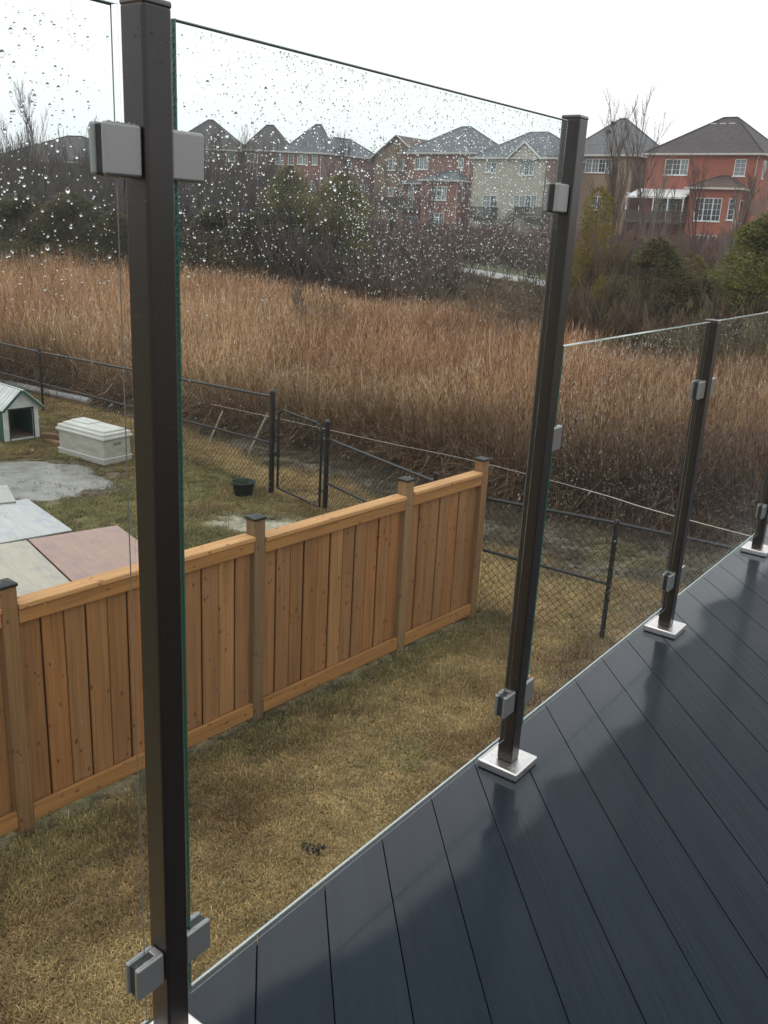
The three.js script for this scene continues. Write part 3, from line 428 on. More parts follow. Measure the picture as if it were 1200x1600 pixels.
function house(label, x, y, z, th, W, D, H, wm, rm, ridge, wins, name = 'house', ov = 0.45) {
  const o = thing(name, label, 'house', [x, y, z], rad(th), 'houses beyond the marsh');
  wallWith(o, 'back_wall', wm, [[0, -1.5], [W, -1.5], [W, H], [0, H]], wins.map(([a, b, c, d]) => [a, b, c, d]), 0);
  const s = new MB().box(0.15, H / 2 - 0.75, -D / 2 - 0.15, 0.3, H + 1.5, D - 0.3).box(W - 0.15, H / 2 - 0.75, -D / 2 - 0.15, 0.3, H + 1.5, D - 0.3); part('side_wall', s, wm, o);
  part('front_wall', new MB().box(W / 2, H / 2 - 0.75, -D - 0.15, W, H + 1.5, 0.3), wm, o);
  for (const [a, b, c, d, n = 3, cc = 2, rr = 3, pale = 1, kind] of wins) windowIn(o, a, b, c, d, 0, n, cc, rr, pale, kind);
  if (ridge) hipRoof(-ov, W + ov, -D - ov, ov, H + 0.15, ridge[0], ridge[1], ridge[2], ridge[3], o, rm);
  return o;
}
const downpipe = (o, x, z, y0, y1, k = 1) => part('downpipe', new MB().path([V(x + 0.35 * k, y1 + 0.25, z + 0.42), V(x, y1 - 0.25, z + 0.07), V(x, y0, z + 0.07)], 0.055, 6), HM.pipe, o);
const dish = (o, x, y, z, m = HM.pipe) => { const d = part('satellite_dish', new THREE.SphereGeometry(0.62, 14, 6, 0, 6.2832, 0, 0.62).scale(0.9, 0.5, 0.9), m, o, [x, y, z]); d.rotation.set(1.9, 0, 0.5); part('dish_arm', new MB().bar(V(0, 0.3, 0), V(0.05, -0.3, 0.2), 0.03, 0.03, 5).bar(V(0, 0.3, 0), V(0.5, 0.5, 0), 0.03, 0.03, 5), m, d); };
function annex(o, u0, u1, z1, ye, peak, wm, rm, front, side) {   // lower wing with its own hipped roof
  wallWith(o, 'annex_wall', wm, [[u0, -1.5], [u1, -1.5], [u1, ye - 0.1], [u0, ye - 0.1]], front.map((f) => f.slice(0, 4)), z1);
  for (const u of [u0 + 0.15, u1 - 0.15]) part('annex_side', new MB().box(u, (ye - 1.6) / 2, z1 / 2 - 0.15, 0.3, ye + 1.4, z1 - 0.3), wm, o);
  for (const [a, b, c, d, n = 3, cc = 2, rr = 4, pale = 0] of front) windowIn(o, a, b, c, d, z1, n, cc, rr, pale);
  if (side) { const w = part('side_window', new MB().box(u1 + 0.03, (side[2] + side[3]) / 2, (side[0] + side[1]) / 2, 0.06, side[3] - side[2], side[1] - side[0]), HM.white, o); part('pane', new MB().box(u1 + 0.055, (side[2] + side[3]) / 2, (side[0] + side[1]) / 2, 0.03, side[3] - side[2] - 0.16, side[1] - side[0] - 0.16), HM.glass, w); }
  hipRoof(u0 - 0.4, u1 + 0.4, -0.1, z1 + 0.4, ye, peak[0], peak[1], 0.02, peak[2], o, rm, 'annex_roof');
}
function balcony(o, u0, u1, z1, floor, top, m) {
  const b = part('balcony', new MB().box((u0 + u1) / 2, floor - 0.13, z1 / 2 + 0.01, u1 - u0, 0.26, z1), m, o), g = new MB(), p = new MB();
  for (const y of [floor + 0.12, top]) g.box((u0 + u1) / 2, y, z1 - 0.05, u1 - u0, 0.09, 0.09).box(u0 + 0.045, y, z1 / 2 - 0.05, 0.09, 0.088, z1 - 0.1).box(u1 - 0.045, y, z1 / 2 - 0.05, 0.09, 0.088, z1 - 0.1);
  for (let u = u0 + 0.1; u < u1; u += 0.16) g.box(u, (floor + top) / 2 + 0.05, z1 - 0.05, 0.085, top - floor - 0.2, 0.03); for (let w = 0.15; w < z1 - 0.1; w += 0.16) for (const u of [u0 + 0.05, u1 - 0.05]) g.box(u, (floor + top) / 2 + 0.05, w, 0.03, top - floor - 0.2, 0.085);
  part('railing', g, m, b); for (const u of [u0 + 0.08, u1 - 0.08]) p.box(u, floor / 2 - 1, z1 - 0.1, 0.15, floor + 1.74, 0.15); part('support_post', p, m, b); return b;
}
const redB = wall(0.37, 0.125, 0.082), redM = wall(0.285, 0.125, 0.092), pink = wall(0.30, 0.165, 0.14), tan = wall(0.26, 0.165, 0.105), beige = wall(0.47, 0.425, 0.355), taupe = wall(0.32, 0.235, 0.165), browns = wall(0.20, 0.12, 0.09);
const slate = shingle(0.135, 0.15, 0.17), coal = shingle(0.085, 0.072, 0.072), umber = shingle(0.13, 0.085, 0.07), grey = shingle(0.16, 0.165, 0.175);
{ // red brick house with white canopy, right
  const o = house('bright red brick house with dark hip roof and white patio canopy, at the far right', 27.9, 2.3, -112.4, -38.2, 12.65, 11, 10.55, redB, coal, [6.0, 7.6, -5.5, 14.95], [[2.17, 4.88, 8.5, 10.16, 3, 2, 3, 1], [10.02, 11.26, 8.46, 10.18, 1, 2, 4, 3], [1.6, 5.0, 3.6, 5.9, 4, 2, 4, 0, 'patio_door']]);
  annex(o, 6.3, 11.7, 2.0, 7.1, [8.7, 9.6, 8.45], redB, umber, [[7.1, 10.0, 3.7, 6.08, 3, 2, 4, 0], [10.75, 11.45, 3.9, 6.08, 1, 1, 4, 1], [7.15, 10.0, 0.15, 2.24, 3, 2, 3, 0], [10.8, 11.3, 0.7, 2.2, 1, 1, 3, 0]], [0.5, 1.4, 4.1, 6.0]);
  const w = part('side_window', new MB().box(12.68, 9.2, -1.6, 0.06, 1.9, 0.9), HM.white, o); part('pane', new MB().box(12.705, 9.2, -1.6, 0.03, 1.7, 0.7), HM.glass, w);
  downpipe(o, 12.4, 0, 6.5, 10.4); downpipe(o, 11.5, 2.0, -1, 6.9);
  const aw = part('awning', (() => { const m = new MB(); for (let i = 0; i < 24; i++) { const u = -0.7 + i * 0.285, a = i % 2 ? 0.06 : 0; m.face([V(u, 6.0 + a, 2.9), V(u + 0.285, 6.0 + 0.06 - a, 2.9), V(u + 0.285, 6.95 + 0.06 - a, 0.05), V(u, 6.95 + a, 0.05)], V(u, 0, 0)); } return m; })(), HM.awning, o);
  part('awning_frame', new MB().box(2.7, 5.93, 2.9, 6.9, 0.13, 0.08).box(-0.68, 6.35, 1.45, 0.07, 0.1, 2.8).box(6.1, 6.35, 1.45, 0.07, 0.1, 2.8), HM.white, aw);
  const ap = new MB(); for (const u of [-0.6, 1.0, 2.6, 4.3, 6.05]) ap.box(u, 4.7, 2.86, 0.12, 2.4, 0.12); part('awning_posts', ap, HM.white, aw);
  balcony(o, -0.7, 6.2, 3.0, 3.5, 4.5, std({ color: rgb(0.12, 0.085, 0.06), roughness: 0.85 }));
  const tp = part('blue_tarp', new THREE.SphereGeometry(1, 14, 8).scale(1.25, 0.55, 0.5), std({ color: rgb(0.035, 0.045, 0.09), roughness: 0.6 }), o, [3.1, 4.1, 2.3]);
  dish(o, 12.1, 3.7, 2.0); for (const u of [5.3, 6.4, 7.4]) part('roof_vent', new MB().box(u, 14.2 , -4.6, 0.7, 0.22, 0.3, 0.03), HM.trim, o);
}
{ const o = house('taupe house with grey pyramid roof, right of the tall post behind bare trees', 26.63 - 8.6 * 0.786, 2.9, -115.63 - 8.6 * 0.618, -38.2, 9.15, 12, 9.95, taupe, grey, [4.1, 4.9, -5.5, 14.7], [[2.9, 6.42, 8.14, 9.7, 4, 2, 3, 2], [4.37, 6.33, 3.9, 5.45, 3, 2, 3, 1]]); downpipe(o, 8.95, 0, 0, 9.75); part('roof_vent', new MB().box(3.9, 13.1, -3.1, 0.45, 0.3, 0.4, 0.03).box(3.6, 14.2, -4.6, 0.4, 0.3, 0.4, 0.03), HM.deckWood, o); }
{ // beige house with wooden stair
  const o = house('beige house with an arched gable window, wooden balcony and outside stair', 8.87, 3.05, -122.23, -38.6, 13.1, 11, 10.03, beige, slate, [5.2, 8.1, -5.5, 13.9], [[1.97, 3.7, 8.35, 9.6, 2, 2, 3, 1], [7.44, 9.64, 8.06, 9.72, 3, 2, 3, 2], [1.94, 4.4, 2.5, 5.36, 2, 2, 4, 1, 'patio_door'], [6.94, 10.52, 3.3, 5.53, 4, 2, 3, 2], [1.92, 4.39, -0.5, 1.66, 2, 3, 4, 0, 'patio_door']]);
  o.scale.setScalar(0.9); wallWith(o, 'gable', beige, [[6.0, 10.0], [10.75, 10.0], [8.3, 11.9]], [], 0.5, 0.48);
  const gr = new MB(); for (const [a, b] of [[5.75, 8.3], [11.0, 8.3]]) gr.face([V(a, 10.0, 0.72), V(b, 12.1, 0.72), V(b, 12.1, -2.8), V(a, 10.0, -2.8)], V(8.3, 9, -1)); part('gable_roof', gr, slate, o);
  part('gable_trim', new MB().bar(V(5.75, 10.02, 0.72), V(8.3, 12.12, 0.72), 0.1, 0.1, 4).bar(V(11.0, 10.02, 0.72), V(8.3, 12.12, 0.72), 0.1, 0.1, 4), HM.white, o);
  const fan = new THREE.Shape(); fan.absellipse(8.54, 9.75, 0.95, 0.5, 0, Math.PI); part('fan_window', new THREE.ExtrudeGeometry(fan, { depth: 0.04, bevelEnabled: false }).translate(0, 0, 0.5), HM.glass, o); part('fan_bars', new MB().bar(V(8.54, 9.76, 0.56), V(8.54, 10.22, 0.56), 0.03, 0.03, 4).bar(V(8.54, 9.76, 0.56), V(8.0, 10.1, 0.56), 0.03, 0.03, 4).bar(V(8.54, 9.76, 0.56), V(9.08, 10.1, 0.56), 0.03, 0.03, 4), HM.white, o);
  part('side_bay', new MB().box(12.35, 4.5, 0.15, 1.5, 12, 0.3), browns, o);
  balcony(o, 0.3, 4.6, 1.5, 2.6, 3.75, HM.deckWood); balcony(o, 8.7, 13.0, 2.6, 2.8, 3.95, HM.deckWood);
  const st = new MB(), A = V(5.2, 0.0, 2.2), B = V(8.7, 2.8, 2.2); for (const z of [1.6, 2.7]) { const f = (p, y) => p.clone().setZ(z).add(V(0, y, 0)); st.face([f(A, -0.3), f(B, -0.3), f(B, 0.05), f(A, 0.05)]); st.bar(f(A, 1.0), f(B, 1.0), 0.06, 0.06, 4, true); for (let i = 0; i <= 16; i++) st.bar(f(A.clone().lerp(B, i / 16), 0), f(A.clone().lerp(B, i / 16), 1), 0.04, 0.04, 4); }
  for (let i = 0; i < 14; i++) st.box(lerp(5.2, 8.7, (i + 0.5) / 14), 0.1 + 2.8 * i / 14, 2.15, 0.3, 0.05, 1.1); part('stair', st, std({ color: rgb(0.13, 0.095, 0.065), roughness: 0.85, side: THREE.DoubleSide }), o);
  dish(o, 0.9, 5.1, 0.5); downpipe(o, 0.1, 0, 0, 9.8, -1);
}
{ // red brick house with annex, middle
  const o = house('red brick house with slate-grey hip roof and low annex, left of the beige house', 0.28, 3.1, -135.52, -38.6, 11.2, 11, 9.95, redM, slate, [5.3, 6.8, -5.5, 13.9], [[1.78, 4.09, 8.04, 9.5, 3, 2, 3, 2], [9.06, 9.92, 8.3, 9.5, 1, 2, 3, 3], [0.93, 1.86, 3.0, 5.9, 1, 2, 4, 1, 'patio_door'], [0.8, 2.9, -0.3, 1.9, 2, 2, 4, 0, 'patio_door']]);
  annex(o, 4.7, 10.75, 1.9, 6.6, [8.0, 9.2, 7.9], redM, slate, [[6.35, 8.85, 4.1, 5.85, 3, 2, 3, 1], [6.2, 8.7, 0.55, 2.45, 3, 2, 3, 0]], [0.5, 1.1, 4.0, 5.7]);
  const pr = new MB().face([V(-0.2, 6.2, 1.1), V(4.6, 6.2, 1.1), V(4.6, 6.65, 0.02), V(-0.2, 6.65, 0.02)], V(2, 0, 0)); part('porch_roof', pr, slate, o); part('porch_gutter', new MB().box(2.2, 6.13, 1.12, 4.8, 0.15, 0.1), HM.trim, o);
  balcony(o, -2.0, 4.5, 2.6, 2.95, 4.2, HM.deckWood); downpipe(o, 10.9, 0.1, 5, 9.7); downpipe(o, 10.55, 1.9, -1, 6.4);
}
{ // tan house with gable
  const o = house('tan brick house with a pointed front gable, left of the red annex house', -4.07, 3.1, -143.17, -38.6, 8.34, 10, 9.92, tan, umber, null, [[2.59, 3.97, 8.08, 9.6, 2, 2, 3, 1], [4.87, 5.54, 8.04, 9.6, 1, 2, 3, 1], [2.85, 3.73, 4.5, 5.8, 1, 2, 3, 1], [4.85, 5.57, 4.7, 5.7, 1, 2, 3, 1], [5.6, 7.6, 0.2, 1.9, 2, 2, 3, 0]]);
  wallWith(o, 'gable', tan, [[0, 9.92], [8.34, 9.92], [4.17, 12.7]], [], 0);
  for (const s of [-1, 1]) { const a = V(4.17 + s * 4.75, 9.55, 0.5), b = V(4.17, 12.75, 0.5), mb = new MB(), sh = V(0, 0, -11); mb.face([a, b, b.clone().add(sh), a.clone().add(sh)], V(4.17, 8, -5)); part('roof', mb, umber, o); part('verge', new MB().bar(a.clone().add(V(0, 0, 0.03)), b.clone().add(V(0, 0, 0.03)), 0.11, 0.11, 4, true), HM.trim, o); }
}
{ const o = house('brick house in the middle of the row with steep slate roof, beside bare trees', -16.9, 3.5, -139.35, -7, 5.5, 10, 9.15, redM, slate, [3.6, 4.4, -4.2, 13.4], [[1.95, 3.45, 7.72, 9.05, 2, 2, 3, 2], [4.1, 4.85, 7.72, 9.05, 1, 2, 3, 2], [0.6, 1.4, 7.6, 8.95, 1, 2, 3, 2], [3.9, 4.7, 4.2, 5.5, 1, 2, 3, 1], [1.6, 2.6, 4.3, 5.4, 1, 2, 3, 0]]); downpipe(o, 5.35, 0, 1, 9); }
{ const o = house('pink-brown brick house angled back toward the tan gabled house', -11.45, 3.5, -138.9, 45, 11.2, 8, 9.2, pink, slate, [5.4, 9.0, -4.2, 12.0], [[4.2, 5.6, 7.7, 9.0, 2, 1, 2, 1], [1.2, 2.2, 4.2, 5.6, 1, 2, 3, 0], [7.0, 8.5, 4.2, 5.6, 2, 2, 3, 0]]); }
house('pinkish brick house second from left, half hidden by bare branches', -22.7, 3.5, -140.2, -2, 6.0, 10, 9.2, pink, coal, [2.4, 3.4, -4.5, 13.1], [[4.6, 5.75, 7.6, 9.0, 2, 2, 3, 2], [1.29, 1.98, 7.7, 8.8, 1, 2, 3, 2], [0.35, 0.9, 7.8, 8.8, 1, 1, 2, 2], [2.2, 3.4, 4.2, 5.5, 2, 2, 3, 0]]);
house('brown brick house with dark pointed roof, just right of the nearest post', -33.6, 3.5, -140.6, -2, 10.2, 10, 9.0, browns, coal, [4.7, 5.4, -4.5, 13.4], [[8.3, 9.6, 7.7, 8.9, 2, 2, 3, 2], [5.0, 6.4, 7.6, 8.9, 2, 2, 3, 1], [1.4, 2.8, 7.6, 8.9, 2, 2, 3, 1], [7.6, 9.0, 4.2, 5.5, 2, 2, 3, 0]]);
house('dark-roofed brown house at the far left, seen behind bare tree tops', -87.66 * 0.64 - 4.2, 2.3, -220.8 * 0.64 - 1.2, -18, 20.5, 13, 7.4, browns, coal, [9.2, 11.8, -6, 11.4], [[9.4, 10.3, 5.7, 6.6, 1, 2, 3, 1], [11.0, 11.9, 5.7, 6.7, 1, 2, 3, 1], [5.2, 6.6, 5.5, 6.6, 2, 2, 3, 1], [14.5, 16, 5.5, 6.6, 2, 2, 3, 1]]);
// ------------------------------------------------------------------ reeds, grass
const leafMat = (tr = 0) => phys({ vertexColors: true, roughness: tr ? 1 : 0.8, side: THREE.DoubleSide, specularIntensity: 0.3, transmission: tr, thickness: 0 });
function reedClump(seed, n) {
  const r = rng(seed), mb = new MB(), pal = [[0.62, 0.41, 0.20], [0.48, 0.30, 0.145], [0.40, 0.225, 0.11], [0.29, 0.16, 0.085], [0.84, 0.63, 0.37], [0.55, 0.355, 0.175], [0.16, 0.092, 0.055]], stem = [0.11, 0.062, 0.042];
  for (let i = 0; i < n; i++) {
    const a = r() * 6.283, q = Math.sqrt(r()) * 0.42, p = V(Math.cos(a) * q, 0, Math.sin(a) * q), la = r() * 6.283, lean = 0.05 + 0.95 * r() * r(), L = 0.95 + 1.1 * r(), w = 0.0028 + 0.0042 * r(), c = pal[Math.floor(r() * pal.length)], k = 0.42 + 1.25 * r() * r();
    const pts = [p]; let th = lean * 0.4; const fold = r() < 0.6 ? 2 + Math.floor(r() * 2) : 9, side = V(Math.cos(la + 1.57), 0, Math.sin(la + 1.57));
    for (let s = 1; s <= 4; s++) { th += lean * 0.45 + (s === fold ? 0.7 + 1.2 * r() : 0); pts.push(pts[s - 1].clone().add(V(Math.cos(la) * Math.sin(th), Math.cos(th), Math.sin(la) * Math.sin(th)).multiplyScalar(L / 4))); }
    for (let s = 0; s < 4; s++) { const w0 = w * (1 - s / 5), w1 = w * (1 - (s + 1) / 4.6), q = s === 0 ? 0.92 : s === 1 ? 0.5 : 0; mb.col = c.map((x, j) => lerp(x * k, stem[j], q)); mb.face([pts[s].clone().addScaledVector(side, -w0), pts[s].clone().addScaledVector(side, w0), pts[s + 1].clone().addScaledVector(side, w1), pts[s + 1].clone().addScaledVector(side, -w1)]); }  // red-brown stem bases, deepened to paint the shade low in the reeds
    if (r() < 0.05) { mb.col = r() < 0.6 ? [0.66, 0.55, 0.40] : [0.16, 0.09, 0.05]; const e = pts[4], t = pts[4].clone().sub(pts[3]).normalize().multiplyScalar(0.16); for (const q of [side, V(-side.z, 0, side.x)]) mb.face([e, e.clone().addScaledVector(t, 0.4).addScaledVector(q, 0.006), e.clone().add(t), e.clone().addScaledVector(t, 0.4).addScaledVector(q, -0.006)]); }
    if (r() < 0.03) { mb.col = [0.46, 0.36, 0.25]; const e = pts[4]; for (let s = 0; s < 3; s++) { const d = V((r() - 0.5) * 0.08, 0.10 + 0.08 * r(), (r() - 0.5) * 0.08); mb.face([e.clone().addScaledVector(side, -0.006), e.clone().addScaledVector(side, 0.006), e.clone().add(d)]); } }
  }
  return mb.geo();
}
{
  const r = rng(404), list = [[], [], []], cols = [[], [], []];
  const add = (x, z, s, h, dk) => { const tilt = r() < 0.3 ? 0.9 : 0.26, k = Math.floor(r() * 3), f = fbm(x * 0.16, z * 0.16, 301, 3), v = 0.55 + 0.95 * fbm(x * 0.5, z * 0.5, 311, 3) + 0.45 * (r() - 0.5) + 0.012 * Math.max(0, -z - 18), w = smooth(0.35, 0.65, f); list[k].push(mtx(x, ground(x, z) - 0.05, z, r() * 6.283, s, h, (r() - 0.5) * tilt, (r() - 0.5) * tilt)); const e = v * lerp(0.42, 1, dk); cols[k].push(rgb(e * lerp(0.88, 1.04, w), e * lerp(0.76, 1.0, w), e * lerp(0.80, 1.06, w))); };  // clumps near the front edge tinted darker, shade put into the colour
  for (let i = 0; i < 13000; i++) {
    const a = lerp(-36, 36, r()), n = interp(reedNear, a) + 0.9 * (fbm(a * 0.6, 3, 321, 3) - 0.5) * 2, f = interp(reedFar, a) + 3 * (fbm(a * 0.5, 9, 331, 3) - 0.5), t = r(), rr = Math.sqrt(lerp(n * n, f * f, Math.pow(t, 1.25))); if (rr < n) continue;
    const x = Math.sin(rad(a)) * rr, z = -Math.cos(rad(a)) * rr, g = fbm(x * 0.3, z * 0.3, 341, 3), edge = smooth(0, 2.2, rr - n);
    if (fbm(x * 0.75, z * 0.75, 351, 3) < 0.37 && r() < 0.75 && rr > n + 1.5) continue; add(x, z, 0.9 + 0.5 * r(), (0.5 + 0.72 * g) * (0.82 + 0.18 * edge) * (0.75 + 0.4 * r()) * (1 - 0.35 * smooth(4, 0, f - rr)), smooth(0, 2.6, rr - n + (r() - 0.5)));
  }
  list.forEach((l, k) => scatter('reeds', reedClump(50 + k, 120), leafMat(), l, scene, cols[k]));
}
{
  const SH = [[-4.77, -11.59, 38, 1.24, 2.44], [-5.78, -10.80, 38, 1.26, 2.44], [-6.45, -12.52, 41, 1.30, 1.72], [-7.0, -13.35, 30, 1.15, 0.9]], onSheet = (x, z) => SH.some(([a, b, t, w, d]) => { const c = Math.cos(rad(t)), q = Math.sin(rad(t)), u = (x - a) * c - (z - b) * q, v = (x - a) * q + (z - b) * c; return u > -0.03 && u < w + 0.03 && v > -0.03 && v < d + 0.03; });
  const r = rng(505), tuft = (seed, n, h, sp) => { const q = rng(seed), mb = new MB(); for (let i = 0; i < n; i++) { const a = q() * 6.283, d = Math.sqrt(q()) * 0.055, p = V(Math.cos(a) * d, 0, Math.sin(a) * d), b = q() * 6.283, L = h * (0.5 + q()), s = sp * (0.25 + q()), w = 0.0016 + 0.0014 * q(), o = V(Math.cos(b + 1.57) * w, 0, Math.sin(b + 1.57) * w), m = p.clone().add(V(Math.cos(b) * s * 0.4, L * 0.7, Math.sin(b) * s * 0.4)), e = p.clone().add(V(Math.cos(b) * s, L * (0.75 + 0.25 * q()), Math.sin(b) * s)), k = 0.65 + 0.7 * q(); mb.col = [k, k * (0.95 + 0.08 * q()), k * (0.8 + 0.3 * q())]; mb.face([p.clone().sub(o), p.clone().add(o), m.clone().add(o), m.clone().sub(o)]); mb.face([m.clone().sub(o), m.clone().add(o), e]); } return mb.geo(); };
  const list = [[], []], cols = [[], []], f1 = F3;
  for (let i = 0; i < 190000; i++) {
    const a = lerp(-31, 31, r()), near = 3.4, rc = interp(reedNear, a) - 0.3, rr = Math.sqrt(lerp(near * near, rc * rc, Math.pow(r(), 1.15))), x = Math.sin(rad(a)) * rr, z = -Math.cos(rad(a)) * rr, [c, g] = cover(x, z);
    if (r() > g || onSheet(x, z)) continue; const s = besideFence(x, z); if (Math.abs(s) < 0.07 && z > -10.1) continue;
    const wear = fbm(x * 1.6, z * 1.6, 411, 3); if (wear < 0.34 && r() < 0.6) continue;
    const k = r() < 0.75 ? 0 : 1, v = (0.8 + 1.45 * r() * r() + 0.3 * r()) * (0.72 + 0.62 * fbm(x * 5, z * 5, 421, 2)); list[k].push(mtx(x, -0.006, z, r() * 6.283, 0.8 + 0.5 * r() + 0.02 * Math.max(0, rr - 6), (0.55 + 0.8 * wear) * (0.8 + 0.5 * r()))); cols[k].push(rgb(c[0] * v, c[1] * v, c[2] * v));
  }
  list.forEach((l, k) => scatter('grass', tuft(60 + k, k ? 16 : 22, k ? 0.046 : 0.025, k ? 0.036 : 0.036), leafMat(), l, scene, cols[k]));
  const ll = [], lc = []; for (let i = 0; i < 1300; i++) { const a = lerp(-31, 31, r()), rc = interp(chainR, a), rr = rc + 0.8 + 3.4 * r(), x = Math.sin(rad(a)) * rr, z = -Math.cos(rad(a)) * rr; if (rr > interp(reedNear, a) + 0.5) continue; ll.push(mtx(x, 0.0, z, r() * 6.28, 0.3 + 0.9 * r() * r(), 0.4 + 0.6 * r(), 0, 0)); const v = 0.05 + 0.16 * r() * r(); lc.push(rgb(v, v * 0.86, v * 0.68)); }
  const clod = new THREE.IcosahedronGeometry(0.035, 1); { const p = clod.attributes.position; for (let i = 0; i < p.count; i++) { const k = 0.6 + 0.8 * noise(p.getX(i) * 40 + 9, p.getY(i) * 40 + p.getZ(i) * 23 + 9, 3); p.setXYZ(i, p.getX(i) * k * 1.4, p.getY(i) * k * 0.6, p.getZ(i) * k); } clod.computeVertexNormals(); }
  scatter('soil_clods', clod, std({ roughness: 0.95 }), ll, scene, lc);
}
for (const [x, z, s, l] of [[-0.39, -5.6, 1, 'small dark mole-like patch of turned soil in the lawn, nearest the deck'], [-2.62, -5.25, 0.8, 'dark clump of turned soil in the lawn by the foot of the fence']]) {
  const r = rng(x * 100 + 999), mb = new MB(); for (let i = 0; i < 26; i++) { const a = r() * 6.28, q = r() * 0.075 * s; mb.box(x + Math.cos(a) * q * 1.3, 0.015 + 0.014 * r(), z + Math.sin(a) * q, 0.022 + 0.02 * r(), 0.018, 0.02 + 0.02 * r(), 0.005); }
  tag(part(numbered('soil_clump'), mb, std({ color: rgb(0.028, 0.022, 0.018), roughness: 1 }), scene), l, 'soil');
}

// ------------------------------------------------------------------ trees and shrubs
function bare(seed, H, o = {}) {                           // trunk and branches of a leafless tree
  const r = rng(seed), T = new MB(), B = new MB(), { stems = 1, lean = 0.08, splay = 0.6, r0 = H * 0.011, depth = 3, kids = 6, n0 = 6, up = 0.35, twig = 0.006, start = 0.25 } = o;
  const grow = (p, d, L, q, lv) => {
    const n = lv === 0 ? n0 : 3, pts = [p]; let dd = d.clone();
    for (let i = 1; i <= n; i++) { dd = dd.clone().add(V((r() - 0.5) * 0.28, up * 0.12 * (lv ? 1.6 : 0.6), (r() - 0.5) * 0.28)).normalize(); pts.push(pts[i - 1].clone().addScaledVector(dd, L / n)); }
    for (let i = 0; i < n; i++) (lv ? B : T).bar(pts[i], pts[i + 1], Math.max(twig * 0.6, q * (1 - i / n * 0.8)), Math.max(twig * 0.5, q * (1 - (i + 1) / n * 0.8)), lv === 0 ? 6 : lv === 1 ? 4 : 3);
    if (lv >= depth) return;
    const m = Math.round(kids * (lv === 0 ? 1.7 : 1) * (0.8 + 0.4 * r()));
    for (let k = 0; k < m; k++) { const t = lerp(lv ? 0.2 : start, 1, (k + r()) / m), f = Math.min(n - 1, Math.floor(t * n)), c = pts[f].clone().lerp(pts[f + 1], t * n - f), ax = pts[f + 1].clone().sub(pts[f]).normalize(), a = r() * 6.283, s = V(Math.cos(a), 0.15, Math.sin(a)); s.addScaledVector(ax, -s.dot(ax)).normalize(); const nd = ax.clone().multiplyScalar(1 - splay * 0.4).addScaledVector(s, splay * (0.6 + 0.5 * r())).add(V(0, up, 0)).normalize(); grow(c, nd, L * (lv ? 0.5 : 0.42) * (0.6 + 0.7 * r()) * (1.15 - 0.55 * t), Math.max(twig, q * 0.5 * (1 - 0.6 * t)), lv + 1); }
  };
  for (let s = 0; s < stems; s++) { const a = r() * 6.283, q = stems > 1 ? 0.08 * Math.sqrt(stems) : 0; grow(V(Math.cos(a) * q, -0.1, Math.sin(a) * q), V(Math.cos(a) * lean * (0.4 + r()), 1, Math.sin(a) * lean * (0.4 + r())).normalize(), H * (stems > 1 ? 0.75 + 0.3 * r() : 0.97), r0, 0); }
  return [T.geo(), B.geo()];
}
function evergreen(seed, H, R, N, pal, o = {}) {           // leafy crown of small sprays round a trunk
  const r = rng(seed), mb = new MB(), T = new MB(), { cone = 0.55, low = 0.03, size = 0.062, rag = 0.6 } = o;
  const lobes = []; for (let i = 0; i < 46; i++) { const h = Math.pow(r(), 1.15); lobes.push([r() * 6.283, lerp(low, 0.98, h), 0.5 + 0.7 * r(), r()]); }
  for (let i = 0; i < N; i++) {
    const [la, lh, ls, lc] = lobes[Math.floor(r() * lobes.length)], h = clamp(lh + (r() - 0.5) * 0.16, low, 1), a = la + (r() - 0.5) * 1.15, prof = R * (cone ? Math.pow(1 - h, cone) * (0.55 + 0.9 * Math.min(1, h * 5 + 0.25)) : Math.sqrt(Math.max(0, 1 - Math.pow(h * 1.9 - 0.9, 2)))) * ls + 0.04, q = prof * Math.pow(r(), 0.45);
    const p = V(Math.cos(a) * q, h * H + (r() - 0.5) * 0.1, Math.sin(a) * q), d = V(Math.cos(a) + (r() - 0.5) * 1.6, 0.5 + (r() - 0.4) * 1.4, Math.sin(a) + (r() - 0.5) * 1.6).normalize(), s = V().crossVectors(d, V(r() - 0.5, r() - 0.5, r() - 0.5)).normalize(), L = size * (0.6 + 0.9 * r()), c = pal[Math.floor(clamp(lc + (r() - 0.5) * 0.5) * pal.length * 0.999)], k = 0.7 + 0.6 * r();
    mb.col = c.map((x) => x * k);
    const w = L * 0.28, m = p.clone().addScaledVector(d, L * 0.5); mb.face([p, m.clone().addScaledVector(s, w), p.clone().addScaledVector(d, L), m.clone().addScaledVector(s, -w)]);
  }
  T.bar(V(0, -0.1, 0), V(0.03, H * 0.5, 0), R * 0.06, R * 0.045, 7).bar(V(0.03, H * 0.5, 0), V(0, H * 0.95, 0.02), R * 0.045, 0.012, 6);
  for (let i = 0; i < 40; i++) { const h = lerp(0.1, 0.9, r()), a = r() * 6.283, q = R * (1 - h) * 0.8; T.bar(V(0.02, h * H, 0), V(Math.cos(a) * q, h * H + q * 0.4, Math.sin(a) * q), 0.025, 0.006, 3); }
  return [T.geo(), mb.geo()];
}
const bark = (r, g, b) => std({ color: rgb(r, g, b), roughness: 0.9 }), BK = { dark: bark(0.085, 0.068, 0.06), brown: bark(0.12, 0.092, 0.075), grey: bark(0.20, 0.185, 0.175), pale: bark(0.24, 0.21, 0.18), red: bark(0.105, 0.062, 0.05) };
const polar = (a, r) => { const x = Math.sin(rad(a)) * r, z = -Math.cos(rad(a)) * r; return [x, ground(x, z) - 0.05, z]; };
const protos = {};
